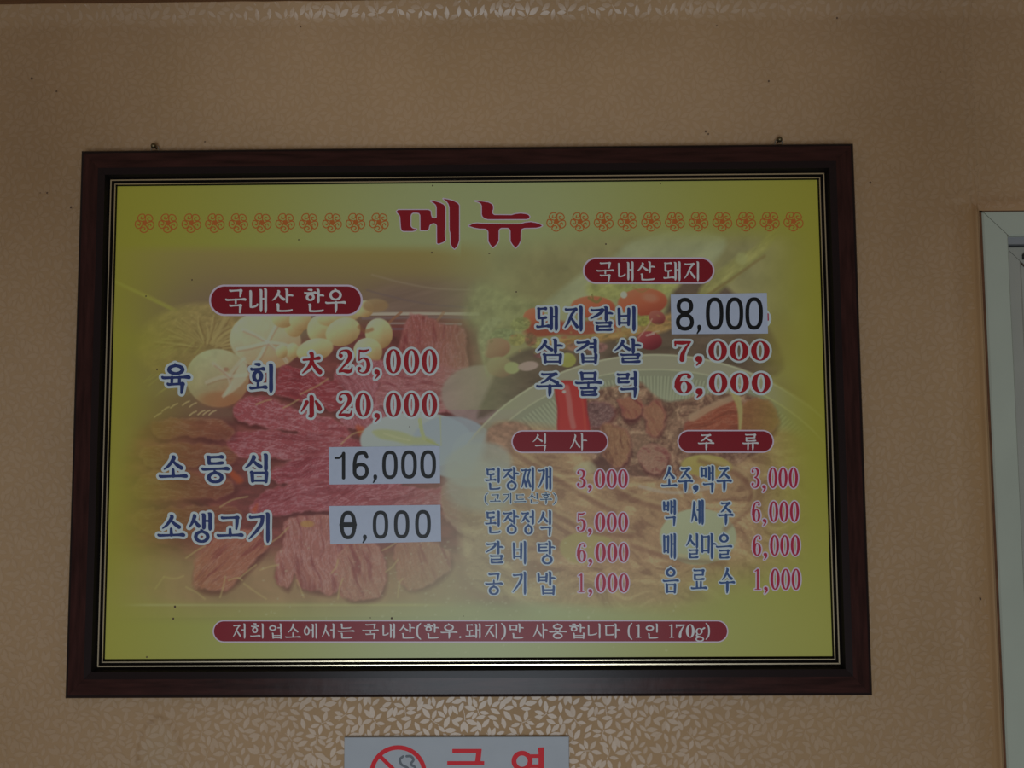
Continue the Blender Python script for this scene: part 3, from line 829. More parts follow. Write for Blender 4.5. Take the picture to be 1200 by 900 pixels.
def blob(pts, c, fe=1.5, al=1.0, tex=None, rough=0, edge=None, smooth=True):
    p = np.array(pts, float)
    if smooth:
        e = np.concatenate([p[-1:], p, p[:2]])
        q = []
        for i in range(1, len(e)-2):
            for k in range(4):
                t = k/4; a, b, cc, d = e[i-1], e[i], e[i+1], e[i+2]
                q.append(0.5*((2*b)+(-a+cc)*t+(2*a-5*b+4*cc-d)*t*t+(-a+3*b-3*cc+d)*t**3))
        p = np.array(q)
    m = fe*2+rough
    s = crop(p[:, 0].min()-m, p[:, 1].min()-m, p[:, 0].max()+m, p[:, 1].max()+m)
    if s is None: return
    D = sdfp(p, s)
    if rough: D = D+(fbm(X[s]*.075, Y[s]*.075, 3, 6)-.5)*2*rough
    a = np.clip(.5-D/(2*fe), 0, 1)*al
    colr = np.ones(D.shape+(3,))*C3(c)
    if tex is not None: colr = tex(colr, X[s], Y[s])
    if edge is not None:
        t = np.clip(1+D/edge[1], 0, 1)[..., None]*edge[2]; colr = colr*(1-t)+C3(edge[0])*t
    put(a, colr, s)
def stroke(pts, wd, c, al=1.0, fe=.6):
    q = spline([(p[0], p[1], 0) for p in pts], 6)
    a_ = np.array(q); s = crop(a_[:, 0].min()-wd-2, a_[:, 1].min()-wd-2, a_[:, 0].max()+wd+2, a_[:, 1].max()+wd+2)
    if s is None: return
    D = np.full(X[s].shape, 1e9)
    for a, b in zip(q[:-1], q[1:]):
        dx, dy = b[0]-a[0], b[1]-a[1]; L = dx*dx+dy*dy+1e-9
        t = np.clip(((X[s]-a[0])*dx+(Y[s]-a[1])*dy)/L, 0, 1); D = np.minimum(D, np.hypot(X[s]-a[0]-t*dx, Y[s]-a[1]-t*dy))
    put(np.clip((wd-D)/fe+.5, 0, 1)*al, C3(c), s)
def marble(deg, sx=14, sy_=2.4, amt=38, light=(146, 108, 114), dark=(84, 26, 32), seed=0):
    def fn(colr, x, y):
        u, v = rotc(x+6*vn(x*.05, y*.05, seed), y+9*vn(x*.04, y*.04, seed+1), deg, sx, sy_)
        n = fbm(u, v, 3, seed); r = 1-np.abs(2*n-1)
        t = np.clip((r-.78)/.22, 0, 1)[..., None]*amt/90
        colr = colr*(1-t)+C3(light)*t
        t2 = np.clip((.46-fbm(u*.5+9, v*.5, 3, seed+4))/.25, 0, 1)[..., None]*.55
        colr = colr*(1-t2)+C3(dark)*t2
        g = (fbm(x*.55, y*.55, 2, seed+2)-.5)[..., None]
        return colr*(1+.16*g)
    return fn
def grain(sx, sy_, deg=0, amt=.3, seed=0, oct=4):
    def fn(colr, x, y):
        u, v = rotc(x, y, deg, sx, sy_)
        return colr*(1+amt*2*(fbm(u, v, oct, seed)-.5))[..., None]
    return fn

# photo layer -----------------------------------------------------------------------------------
IMG[:] = C3((108, 96, 52))
# left half backdrop: pale top, darker wooden board, grid
t = sstep(285, 365, Y)[..., None]
IMG = IMG*(1-t)+C3((92, 76, 58))*t
s = crop(400, 300, 590, 372); u, v_ = X[s], Y[s]
wob = fbm(u*.012+3, (v_+.25*u)*.11, 4, 3)
a = sstep(400, 470, u)*(1-sstep(520, 600, u))*sstep(315, 345, v_)*.7
put(a, np.ones(u.shape+(3,))*C3((94, 74, 68))*(1+.35*(wob-.5))[..., None], s)
stroke([(436, 322), (470, 331), (510, 338), (560, 340)], 1.0, (118, 104, 84), .45, 1.5)
stroke([(430, 340), (460, 348), (500, 356), (560, 362)], 1.2, (80, 66, 66), .5, 1.5)
# dark sauce-red base of the left plate
blob([(170, 486), (240, 470), (300, 425), (360, 400), (420, 380), (520, 372), (560, 400), (560, 500), (590, 560), (600, 690), (540, 705), (150, 700), (130, 600)], (84, 42, 40), 10,
     tex=grain(26, 9, 5, .35, 3))
# metal edge line behind the mushrooms
stroke([(425, 368), (500, 367.5), (560, 368)], 1.7, (138, 130, 116), .9); stroke([(425, 373), (500, 372), (560, 372)], 1.5, (92, 74, 74), .8)
stroke([(440, 379), (500, 379), (540, 380)], 1.2, (118, 104, 100), .7); stroke([(440, 385), (500, 386)], 1.5, (84, 60, 66), .8)
stroke([(470, 366), (458, 376), (452, 384)], 1.5, (110, 72, 52), .8); stroke([(520, 366), (505, 385)], 1.6, (120, 84, 60), .6)
# chopstick
stroke([(134, 331), (170, 346), (206, 364)], 2.4, (126, 120, 58), .55, 2)
# fluffy mushroom head
ell(232, 402, 72, 46, -6, (116, 98, 58), hi=(124, 110, 64), lo=(92, 70, 42), fe=8, al=.8, tex=grain(7, 4, -20, .2, 4))
for k in range(26):
    a = math.radians(185+k*7.0+RNG.uniform(-3, 3)); r0 = RNG.uniform(8, 20); r1 = RNG.uniform(38, 64)
    cx_, cy_ = 243, 408
    p0 = (cx_+r0*math.cos(a), cy_+r0*math.sin(a)*.7); p1 = (cx_+r1*math.cos(a), cy_+r1*math.sin(a)*.68)
    mid = ((p0[0]+p1[0])/2+RNG.uniform(-4, 4), (p0[1]+p1[1])/2+RNG.uniform(-4, 0))
    stroke([p0, mid, p1], RNG.uniform(.8, 1.7), (136, 122, 76), .5, 1.4)
    stroke([(p0[0]+2, p0[1]+2), (mid[0]+3, mid[1]+2.5), (p1[0]+1, p1[1]+2.5)], .8, (84, 62, 38), .35, 1.4)
for k in range(14):
    x_ = RNG.uniform(165, 235); y_ = RNG.uniform(400, 470)
    stroke([(x_, y_), (x_+RNG.uniform(8, 18), y_-RNG.uniform(6, 14))], .9, (130, 124, 66), .35, 1.5)
blob([(150, 470), (230, 462), (275, 478), (272, 492), (200, 492), (150, 500)], (84, 62, 50), 6, .8)
for (x_, y_) in [(181, 489), (200, 478), (214, 475), (222, 477), (222, 487), (232, 486), (238, 486), (245, 486), (190, 482)]:
    stroke([(x_, y_), (x_+4, y_-3.2), (x_+8, y_-5)], .9, (142, 122, 88), .8)
# shiitake caps
ell(311, 399, 42, 33, 8, (140, 130, 102), hi=(142, 146, 118), lo=(128, 96, 66), fe=1.6, tex=grain(8, 8, 0, .06, 6))
for q in ([(313, 401), (298, 392), (284, 386)], [(313, 401), (322, 384), (330, 372)], [(313, 401), (334, 404), (350, 412)], [(313, 401), (306, 415), (300, 424)], [(313, 401), (295, 406), (278, 409)], [(313, 401), (330, 416), (336, 424)]):
    stroke(q, 2.0, (154, 140, 122), .75, 1.5); stroke([(p[0]+1.5, p[1]+2.6) for p in q], 1.0, (116, 88, 66), .4, 1.4)
ell(255, 443, 37, 34, 10, (128, 118, 88), hi=(138, 142, 108), lo=(118, 76, 52), fe=1.6, tex=grain(9, 9, 0, .07, 7))
ell(258, 468, 24, 9, 0, (120, 74, 48), fe=5, al=.6)
for q in ([(268, 441), (256, 443), (242, 448)], [(268, 441), (280, 425), (286, 420)], [(268, 441), (270, 452), (262, 464)], [(268, 441), (284, 440), (292, 438)], [(268, 441), (258, 432), (250, 426)]):
    stroke(q, 2.2, (146, 132, 112), .7, 1.6); stroke([(p[0]+1.5, p[1]+2.8) for p in q], 1.0, (110, 80, 60), .35, 1.4)
blob([(262, 464), (270, 450), (284, 420), (290, 428), (288, 445), (272, 460)], (148, 140, 118), 1.2, .7)
ell(265, 433, 3, 2.5, 0, (112, 62, 50), fe=2, al=.5)
# little round mushrooms
for (cx_, cy_, rx, ry, rot) in [(345, 381, 12, 14, 0), (332, 372, 14, 12, 0), (427, 362, 11, 10, 0), (352, 375, 13, 13, 20), (376, 386, 16, 17, 15), (444, 391, 16, 18, -10), (398, 371, 26, 10, -12), (402, 389, 21, 16, -22), (343, 411, 8, 9, 0), (431, 412, 17, 16, 15), (369, 410, 22, 13, -14), (330, 412, 7, 8, 0)]:
    ell(cx_, cy_, rx, ry, rot, (146, 132, 92), hi=(152, 152, 122), lo=(116, 84, 50), fe=1.2, tex=grain(9, 9, 0, .06, 8))
ell(440, 345+13, 15, 8, 0, (112, 88, 60), hi=(122, 104, 74), fe=2, al=.9)
stroke([(421, 383), (428, 388), (436, 386)], 2.2, (104, 66, 42), .6, 2)
# meat slices ------------------------------------------------------------------------------------
def slice_(pts, c, deg, seed, al=1.0, sh=True, **k):
    c = tuple(v*(.97 if min(p[1] for p in pts) > 600 else .93) for v in c)
    al = al*(.82 if min(p[1] for p in pts) > 600 else 1)
    if sh: blob([(p[0]+2, p[1]+4) for p in pts], (58, 22, 24), 3, .75*al)
    blob(pts, c, 1.6, al, tex=marble(deg, seed=seed, **k), rough=5, edge=((146, 88, 84), 3, .25))
slice_([(478, 374), (505, 372), (520, 380), (545, 386), (548, 440), (520, 450), (470, 440)], (122, 66, 62), 80, 40, sx=10, amt=30)
slice_([(395, 430), (450, 424), (455, 470), (445, 500), (405, 500), (392, 465)], (124, 66, 72), 60, 41, sx=9, amt=46)
slice_([(452, 436), (545, 430), (556, 460), (545, 480), (452, 482)], (128, 74, 76), 8, 42, sx=9, amt=40)
slice_([(322, 442), (330, 430), (352, 432), (395, 446), (410, 470), (395, 482), (350, 470), (325, 462)], (112, 40, 46), 14, 43)
slice_([(272, 484), (276, 474), (292, 466), (320, 468), (352, 478), (400, 496), (412, 512), (398, 516), (340, 506), (300, 500), (278, 492)], (124, 56, 62), 14, 44, amt=52)
slice_([(268, 520), (272, 508), (300, 504), (360, 508), (420, 514), (430, 526), (400, 540), (330, 538), (280, 534)], (118, 52, 58), 6, 45, amt=48)
slice_([(318, 552), (350, 536), (395, 528), (440, 534), (470, 560), (450, 580), (380, 575), (325, 566)], (116, 48, 56), -16, 46, amt=50)
slice_([(295, 590), (330, 568), (380, 560), (440, 572), (520, 572), (528, 592), (440, 598), (360, 600), (305, 604)], (118, 54, 60), -12, 47, amt=44)
slice_([(180, 494), (220, 490), (262, 494), (275, 504), (268, 514), (220, 512), (184, 514)], (122, 74, 50), 6, 48, al=.6, amt=50, sx=18, sy_=4, light=(144, 112, 88), dark=(86, 44, 34))
slice_([(170, 524), (210, 518), (262, 524), (276, 534), (268, 546), (210, 546), (172, 545)], (118, 70, 46), 4, 49, al=.55, amt=50, sx=18, sy_=4, light=(142, 112, 84), dark=(86, 44, 32))
slice_([(165, 556), (215, 552), (262, 560), (276, 572), (262, 584), (205, 586), (160, 584)], (116, 68, 46), 4, 50, al=.55, amt=50, sx=18, sy_=4, light=(142, 112, 84), dark=(86, 44, 32))
slice_([(160, 600), (210, 594), (262, 592), (282, 604), (262, 624), (205, 630), (165, 622)], (114, 68, 44), -4, 51, al=.5, amt=50, sx=18, sy_=4, light=(140, 110, 82), dark=(86, 46, 32))
s = crop(120, 600, 600, 720)
put(.8*sstep(628, 668, Y[s])*(1-sstep(520, 590, X[s])), np.ones(X[s].shape+(3,))*C3((120, 100, 70))*(1+.2*(fbm(X[s]*.05, Y[s]*.02, 3, 5)-.5))[..., None], s)
slice_([(225, 668), (240, 640), (268, 622), (300, 622), (312, 640), (290, 668), (262, 692), (230, 690)], (132, 80, 62), -40, 52, al=.95, amt=40, light=(150, 118, 104))
slice_([(335, 612), (360, 604), (395, 606), (410, 630), (405, 665), (392, 694), (352, 688), (345, 672), (336, 690), (320, 672), (330, 640)], (134, 84, 76), 78, 53, amt=52, light=(158, 126, 122))
slice_([(398, 642), (420, 634), (445, 640), (452, 670), (445, 698), (410, 704), (395, 680)], (132, 88, 74), 75, 54, amt=44, light=(150, 126, 112))
slice_([(462, 640), (490, 632), (520, 640), (530, 660), (510, 682), (478, 690), (465, 668)], (132, 92, 70), 70, 55, al=.9, amt=36, light=(148, 126, 104))
slice_([(520, 570), (560, 560), (600, 590), (600, 650), (560, 640), (525, 610)], (124, 92, 76), 30, 56, al=.9, amt=26, light=(140, 124, 104), dark=(104, 64, 54))
# bright red dips between slices
for q in ([(298, 594), (302, 590), (300, 600)], [(268, 548), (285, 562), (278, 566)], [(420, 498), (432, 506), (425, 515)]): blob(q+[(q[0][0]-3, q[0][1]+4)], (136, 56, 30), 2, .7)
# bean sprouts / shreds
for q in [[(332, 478), (340, 474), (350, 468)], [(300, 474), (310, 470), (318, 468)], [(352, 462), (372, 452), (384, 444)], [(258, 594), (272, 586), (290, 582)], [(400, 520), (415, 508), (440, 503)],
          [(310, 640), (326, 630), (338, 618)], [(218, 654), (232, 644), (240, 640)], [(280, 678), (292, 668), (300, 662)], [(258, 700), (262, 686), (264, 676)], [(182, 690), (186, 684), (192, 676)],
          [(192, 676), (205, 678), (215, 675)], [(268, 680), (278, 677), (284, 680)], [(218, 688), (230, 694), (240, 702)], [(286, 684), (300, 694), (312, 702)], [(396, 702), (398, 688), (402, 678)], [(466, 700), (468, 684), (472, 678)],
          [(448, 645), (458, 640), (464, 636)], [(452, 670), (460, 664), (466, 656)], [(388, 672), (394, 664), (396, 656)], [(305, 668), (316, 664), (326, 662)], [(348, 680), (352, 690), (356, 700)]]:
    stroke(q, 1.0, (138, 120, 78), .55, 1.2)
for k in range(60):
    x_ = RNG.uniform(300, 540); y_ = RNG.uniform(450, 600); L = RNG.uniform(4, 14); a_ = RNG.uniform(-.5, .3)
    stroke([(x_, y_), (x_+L*.5, y_+L*.5*a_-1), (x_+L, y_+L*a_)], RNG.uniform(.4, .9), (152, 112, 116), .4, .8)
ell(360, 614, 8, 4, 0, (134, 100, 50), fe=2, al=.7)
# onion and pale bowls
ell(565, 462, 48, 34, 0, (114, 96, 92), hi=(120, 104, 98), lo=(104, 86, 84), fe=3, al=.9, tex=grain(20, 8, -20, .1, 5))
ell(488, 516, 66, 33, 0, (120, 128, 124), hi=(126, 132, 130), fe=1.4)
ell(532, 524, 50, 36, 8, (112, 122, 128), fe=2.5, al=.9)
ell(556, 528, 26, 22, 0, (116, 126, 128), fe=2, al=.8)
blob([(436, 506), (448, 503), (470, 506), (486, 512), (500, 512), (510, 520), (480, 521), (462, 517), (446, 514)], (122, 126, 84), 1.5, .8)
stroke([(492, 492), (494, 504), (497, 514)], 2.2, (124, 130, 84), .8); stroke([(450, 508), (466, 513), (480, 516)], 1.2, (132, 134, 100), .8); stroke([(500, 516), (514, 522)], 1.2, (116, 122, 74), .8)
stroke([(516, 488), (517, 522)], .7, (124, 128, 92), .6)
# RIGHT half -------------------------------------------------------------------------------------
rt = sstep(555, 590, X)
put(rt*(1-sstep(430, 470, Y)), np.ones(X.shape+(3,))*C3((110, 106, 70))*(1+.30*(fbm(X*.035, Y*.035, 4, 8)-.5))[..., None])
blob([(560, 330), (600, 345), (640, 360), (650, 390), (610, 400), (570, 392), (545, 370)], (108, 112, 72), 7, .7, tex=grain(9, 7, -30, .3, 9))
# kitchen paper
blob([(622, 372), (650, 345), (690, 315), (720, 300), (740, 283), (800, 268), (850, 280), (835, 310), (800, 338), (770, 352), (700, 360), (650, 385)], (124, 130, 98), 3.5, .7, tex=grain(26, 16, -35, .14, 10))
blob([(690, 332), (740, 320), (800, 316), (815, 330), (770, 350), (700, 352)], (120, 122, 66), 4, .8, tex=grain(9, 6, -20, .25, 11))
# dark table area
blob([(575, 450), (590, 425), (620, 408), (700, 395), (770, 380), (790, 340), (826, 318), (850, 335), (905, 390), (910, 440), (790, 425), (700, 430), (640, 445), (600, 470), (560, 490)], (70, 58, 48), 3, .95, tex=grain(18, 8, 0, .25, 12))
blob([(905, 380), (935, 385), (960, 420), (905, 430)], (104, 90, 48), 14, .6)
# knife-like stick (pale wood) at the upper right
blob([(820, 338), (862, 302), (884, 290), (905, 268), (912, 274), (894, 298), (878, 312), (850, 336), (828, 352)], (122, 120, 68), 2.5, .85, tex=grain(14, 5, -38, .2, 13))
stroke([(822, 350), (850, 332), (884, 308), (896, 300)], 1.6, (94, 76, 46), .55, 2)
blob([(866, 296), (876, 300), (872, 310), (862, 306)], (126, 128, 80), 2, .7)
# tomatoes
T_ = dict(c=(134, 68, 46), hi=(142, 84, 58), lo=(112, 44, 32), fe=1.4)
ell(626, 373, 13, 12, 0, **T_); ell(695, 360, 26, 13, 2, **T_); ell(753, 354, 29, 16, -4, **T_)
ell(640, 385, 26, 9, -8, (112, 46, 34), fe=3, al=.9)
ell(690, 384, 40, 8, -6, (116, 52, 40), fe=3, al=.9)
ell(731, 345.5, 4, 4, 0, (150, 140, 122), fe=1.4); ell(762, 349, 9, 5, 10, (146, 96, 76), fe=4, al=.6)
stroke([(690, 349), (694, 352), (700, 354), (704, 350)], 1.6, (88, 84, 44), .8, 1.2); stroke([(694, 345), (695, 352)], 1, (88, 84, 44), .8)
stroke([(742, 337), (752, 342), (760, 338)], 1.2, (110, 90, 50), .6, 1.5)
# platter rim of vegetables
blob([(640, 398), (700, 392), (760, 378), (800, 360), (806, 366), (780, 388), (720, 398), (650, 410)], (128, 100, 58), 2.5, .9, tex=grain(9, 5, -12, .35, 14))
for (cx_, cy_, rx, ry, cc) in [(588, 392, 15, 7, (94, 102, 66)), (610, 380, 12, 8, (104, 108, 62)), (606, 398, 10, 7, (118, 112, 60)), (632, 402, 8, 6, (120, 116, 66)), (755, 376, 9, 6, (112, 110, 52)), (744, 372, 6, 5, (116, 112, 50)), (622, 398, 7, 8, (96, 66, 48)), (640, 414, 14, 5, (92, 54, 56)), (700, 408, 12, 6, (112, 78, 72)), (674, 406, 10, 5, (118, 84, 66))]:
    ell(cx_, cy_, rx, ry, -10, cc, fe=2, al=.9, tex=grain(3.5, 3, 0, .35, 15))
ell(581, 408, 17, 12, -8, (122, 84, 64), hi=(128, 94, 72), lo=(100, 58, 46), fe=1.6)
ell(586, 430, 16, 12, 10, (116, 100, 70), hi=(124, 116, 84), lo=(98, 66, 52), fe=2.5, al=.9)
ell(600, 431, 9, 7, 0, (122, 126, 82), fe=1.6); ell(619, 429, 12, 5.5, -8, (132, 112, 104), fe=1.4); ell(665, 422, 10, 8.5, 0, (114, 114, 56), hi=(124, 126, 70), fe=1.4)
blob([(560, 400), (565, 380), (580, 372), (588, 376), (575, 390), (568, 425), (572, 440)], (118, 122, 84), 2.5, .8, tex=grain(5, 5, 0, .3, 16))
ell(770, 372, 10, 8, 20, (112, 56, 50), hi=(126, 72, 60), lo=(80, 30, 32), fe=1.2)
ell(761, 399, 15, 11, 8, (102, 34, 40), hi=(120, 56, 56), lo=(66, 18, 24), fe=1.2); stroke([(758, 393), (766, 391)], 1.2, (150, 120, 112), .8)
stroke([(748, 396), (758, 384), (764, 374)], .9, (140, 110, 90), .7); stroke([(764, 390), (772, 388)], .9, (150, 126, 104), .7)
for k in range(70):
    x_ = RNG.uniform(575, 790); y_ = 412-(x_-575)*.14+RNG.uniform(-16, 10)
    ell(x_, y_, RNG.uniform(1, 3), RNG.uniform(.8, 2), RNG.uniform(-40, 40), [(130, 104, 66), (84, 74, 44), (120, 118, 70), (124, 70, 52)][RNG.integers(4)], fe=1.2, al=.5)
# round plate
PCX, PCY = 768, 640
def ring_r(rx, ry): return np.hypot((X-PCX)/rx, (Y-PCY)/ry)
r1 = ring_r(262, 226); r2 = ring_r(244, 207); r3 = ring_r(212, 178)
pm = 1-sstep(478, 535, Y)*(1-sstep(600, 660, X))
inside = np.clip((1-r1)*200/1.5, 0, 1)*pm
put(inside, C3((114, 112, 92)))
put(np.clip(1-np.abs(r1-.992)*226/1.6, 0, 1)*pm, C3((138, 138, 112)))
put(np.clip((1-r2)*200/1.5, 0, 1)*pm, C3((104, 106, 86)))
put(np.clip(1-np.abs(r2-1)*207/1.5, 0, 1)*.8*pm, C3((134, 136, 108)))
ang_ = np.arctan2(Y-PCY, X-PCX)
ribs = .5+.5*np.sin(ang_*300)
put(np.clip((1-ring_r(238, 200))*200/1.5, 0, 1)*pm, np.ones(X.shape+(3,))*C3((120, 124, 100))*(1-.20*ribs*(1-sstep(.0, 1, (1-ring_r(238, 200))*4)))[..., None])
# heap of grilled meat on the plate
def charred(colr, x, y):
    n1 = fbm(x*.05, y*.05, 3, 20); n2 = fbm(x*.12+3*vn(x*.05, y*.05, 4), y*.15, 4, 21); n3 = fbm(x*.5, y*.5, 2, 22)
    c = C3((104, 78, 62))*(1+.45*(n1-.5))[..., None]
    t = np.clip((n2-.56)/.14, 0, 1)[..., None]*.8; c = c*(1-t)+C3((138, 110, 86))*t
    t = np.clip((.47-n2)/.12, 0, 1)[..., None]*.6; c = c*(1-t)+C3((66, 42, 36))*t
    return c*(1+.3*(n3-.5))[..., None]
def strips(colr, x, y):
    u, v = rotc(x+30*vn(x*.03, y*.03, 2), y+40*vn(x*.022, y*.026, 3), 16, 24, 9)
    n = fbm(u, v, 4, 24); c = C3((122, 96, 70))*(1+.3*(n-.5))[..., None]
    t = np.clip((n-.58)/.14, 0, 1)[..., None]*.7; c = c*(1-t)+C3((142, 122, 88))*t
    t = np.clip((.43-n)/.12, 0, 1)[..., None]*.55; c = c*(1-t)+C3((94, 64, 50))*t
    return c*(1+.15*(fbm(x*.5, y*.5, 2, 25)-.5))[..., None]
blob([(576, 505), (590, 496), (640, 500), (690, 510), (760, 520), (900, 500), (960, 540), (965, 680), (900, 720), (700, 715), (560, 690), (540, 600), (560, 545)], (118, 90, 62), 6, tex=strips)
blob([(684, 470), (705, 455), (730, 452), (748, 446), (764, 460), (778, 470), (800, 468), (830, 462), (860, 460), (884, 464), (905, 480), (900, 520), (860, 545), (790, 560), (740, 560), (700, 545), (684, 520)], (98, 68, 54), 2, tex=charred, rough=2)
slice_([(684, 478), (700, 470), (722, 476), (716, 492), (696, 500), (686, 496)], (92, 64, 62), 5, 60, amt=40, light=(128, 104, 96), dark=(50, 30, 30), sx=3, sy_=3)
slice_([(724, 470), (740, 464), (752, 474), (748, 488), (732, 492)], (120, 76, 58), 50, 61, amt=20, light=(140, 106, 80))
slice_([(706, 500), (730, 500), (738, 520), (732, 545), (712, 540)], (116, 80, 58), 70, 62, amt=26, light=(146, 120, 86), dark=(62, 30, 26), sx=6)
slice_([(754, 478), (770, 470), (780, 484), (772, 508), (758, 506)], (122, 82, 62), 60, 63, amt=20, light=(140, 110, 86))
slice_([(748, 530), (768, 520), (784, 532), (776, 552), (756, 552)], (124, 90, 74), 20, 64, amt=24, light=(142, 120, 100), sx=5)
slice_([(806, 494), (830, 478), (862, 466), (868, 480), (866, 506), (820, 514), (806, 510)], (120, 60, 44), -8, 65, amt=24, light=(142, 106, 86), dark=(78, 36, 28), sx=22)
blob([(808, 486), (840, 470), (860, 462), (862, 468), (836, 480), (812, 494)], (132, 108, 84), 1.5, .8)
slice_([(870, 470), (900, 470), (912, 490), (902, 510), (872, 510)], (116, 78, 48), 10, 66, al=.85, amt=16, light=(132, 106, 66), dark=(92, 60, 40))
blob([(856, 458), (864, 458), (870, 476), (869, 500), (866, 508), (864, 480)], (130, 124, 76), 1.2, .85)
# chilli
blob([(650, 452), (662, 446), (684, 452), (688, 480), (690, 512), (656, 512), (653, 480)], (130, 36, 34), 1.2, edge=((104, 16, 22), 4, .5))
stroke([(664, 454), (667, 470), (669, 486), (672, 500)], 3.2, (140, 96, 90), .55, 2.5); ell(661, 459, 2.2, 2, 0, (158, 130, 124), fe=1.2); stroke([(680, 456), (684, 480), (686, 505)], 1.2, (150, 52, 40), .6, 1.5)
# brown crust upper left of the heap, yellow slices, egg
blob([(576, 500), (600, 494), (620, 502), (612, 520), (600, 530), (576, 530), (570, 512)], (118, 88, 70), 2, tex=grain(6, 4, 20, .3, 26))
blob([(600, 550), (560, 540), (536, 545), (520, 560), (530, 590), (570, 600), (600, 590)], (118, 122, 112), 6, .65)
ell(560, 545, 40, 26, -10, (120, 126, 116), fe=5, al=.7)
ell(828, 546, 30, 13, 4, (124, 112, 58), hi=(130, 120, 66), fe=1.8, al=.95)
blob([(660, 632), (680, 624), (714, 630), (716, 646), (690, 660), (668, 658), (656, 645)], (122, 112, 68), 1.6, .9)
ell(818, 629, 45, 33, 0, (122, 126, 98), hi=(128, 132, 104), fe=1.8)
blob([(690, 545), (706, 536), (716, 548), (700, 556)], (60, 36, 32), 2.5, .8); blob([(672, 548), (690, 540), (700, 552), (680, 556)], (136, 132, 100), 2, .7)
for q in [[(600, 530), (640, 555), (700, 590), (720, 600)], [(640, 600), (690, 622), (740, 628)], [(700, 560), (740, 585), (790, 600)], [(740, 640), (790, 655), (850, 660)], [(820, 540), (870, 560), (880, 590), (850, 620)]]:
    stroke(q, 3.0, (84, 52, 42), .45, 4); stroke([(p[0]+3, p[1]-5) for p in q], 2.0, (140, 122, 86), .4, 3)
stroke([(750, 570), (775, 576), (800, 577), (830, 572)], 2, (136, 126, 112), .6, 2)

# fades of the photo layer into the plain ground -------------------------------------------------
PHOTO = IMG*.87+C3((128, 108, 84))*.13
# base: yellow at both ends, greyish green towards the middle
g = np.exp(-np.abs((X-560)/(290.0+85*sstep(600, 730, Y)*(X < 560)))**2.2)
edge_c = C3((110, 104, 34))+C3((3, 6, 16))*sstep(500, 760, Y)[..., None]*sstep(500, 900, X)[..., None]; mid_c = C3((114, 118, 82))
BASE = edge_c*(1-g[..., None])+mid_c*g[..., None]
BASE = BASE*(1+.02*(fbm(X*.01, Y*.01, 2, 30)-.5))[..., None]
m = sstep(108, 262, X-30*(fbm(X*0+2, Y*.02, 2, 31)-.5))**0.9
m = m*(1-sstep(868, 962, X))
top = 289+0*X
top = np.where(X > 540, 282-20*sstep(540, 760, X), top)
m = m*sstep(top-6, top+10+22*sstep(500, 620, X), Y)
m = m*(1-sstep(700, 716, Y)*.62)*(1-sstep(716, 735, Y))
m = m*(1-.30*sstep(650, 712, Y)*np.clip(.4+sstep(380, 560, X), 0, 1))
m = m*(1-.45*np.exp(-((X-565)/46.0)**2)*(Y < 480))
m = m*(1-.30*np.exp(-((X-560)/80.0)**2)*sstep(480, 620, Y))
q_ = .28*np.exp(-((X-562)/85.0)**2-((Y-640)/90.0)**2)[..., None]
PHOTO = PHOTO*(1-q_)+C3((132, 130, 126))*q_  # pale wash in the lower middle: reflection haze put into the print's colour
# bottom right: corner beyond the plate
m = m*(1-sstep(640, 720, Y-(-.12)*(X-800))*sstep(760, 860, X))
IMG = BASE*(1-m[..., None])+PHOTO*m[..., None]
# plate rim lines run faintly into the yellow
r1m = ring_r(262, 226)
for rr_, al_ in ((r1, .30), (r2, .30)):
    a = np.clip(1-np.abs(rr_-1)*226/1.8, 0, 1)*al_*sstep(880, 900, X)*(1-sstep(950, 975, X))*(Y < 600)
    put(a, C3((128, 126, 66)))
# tray edge line at the bottom left
a = np.clip(1-np.abs(Y-709)/2.2, 0, 1)*sstep(135, 180, X)*(1-sstep(480, 540, X))*.55
put(a, C3((130, 128, 82)))
stroke([(136, 330), (160, 342), (200, 362)], 1.6, (122, 120, 52), .35, 2)
# pale scratches and scuffs of the laminate
for k in range(260):
    x_ = RNG.normal(545, 110); y_ = RNG.normal(690, 45)
    if 140 < x_ < 950 and y_ < 768:
        ell(x_, y_, RNG.uniform(.5, 1.6), RNG.uniform(.5, 1.2), 0, (138, 138, 110), fe=1.4, al=.35)
IMG = np.clip(IMG, 4, 200)
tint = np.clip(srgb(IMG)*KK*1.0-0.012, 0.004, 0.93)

M_PRINT = mat('laminated_print', attr='tint', rough=0.36, spec=0.36)
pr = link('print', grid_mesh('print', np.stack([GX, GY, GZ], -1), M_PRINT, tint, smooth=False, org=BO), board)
pr['label'] = 'yellow printed sheet with faded photographs of meat, mushrooms and grilled dishes'
discs([(350, 281, .8), (506, 296, .9), (573, 297, .7), (507, 217.5, .9), (605, 342, .8), (710, 286, .9), (574, 297, .5), (225, 328, .8), (171, 347, .8), (184, 433, .9), (205, 711, 1.2), (203, 725, 1.1), (459, 724.5, 1.1), (434, 724, .6), (543, 722, .5), (774, 215, .8), (172, 770, .9), (480, 500, .6)],
      D_PRINT+0.0002, 1, M_SPECK, 'fly_speck', board, org=BO)['kind'] = 'stuff'

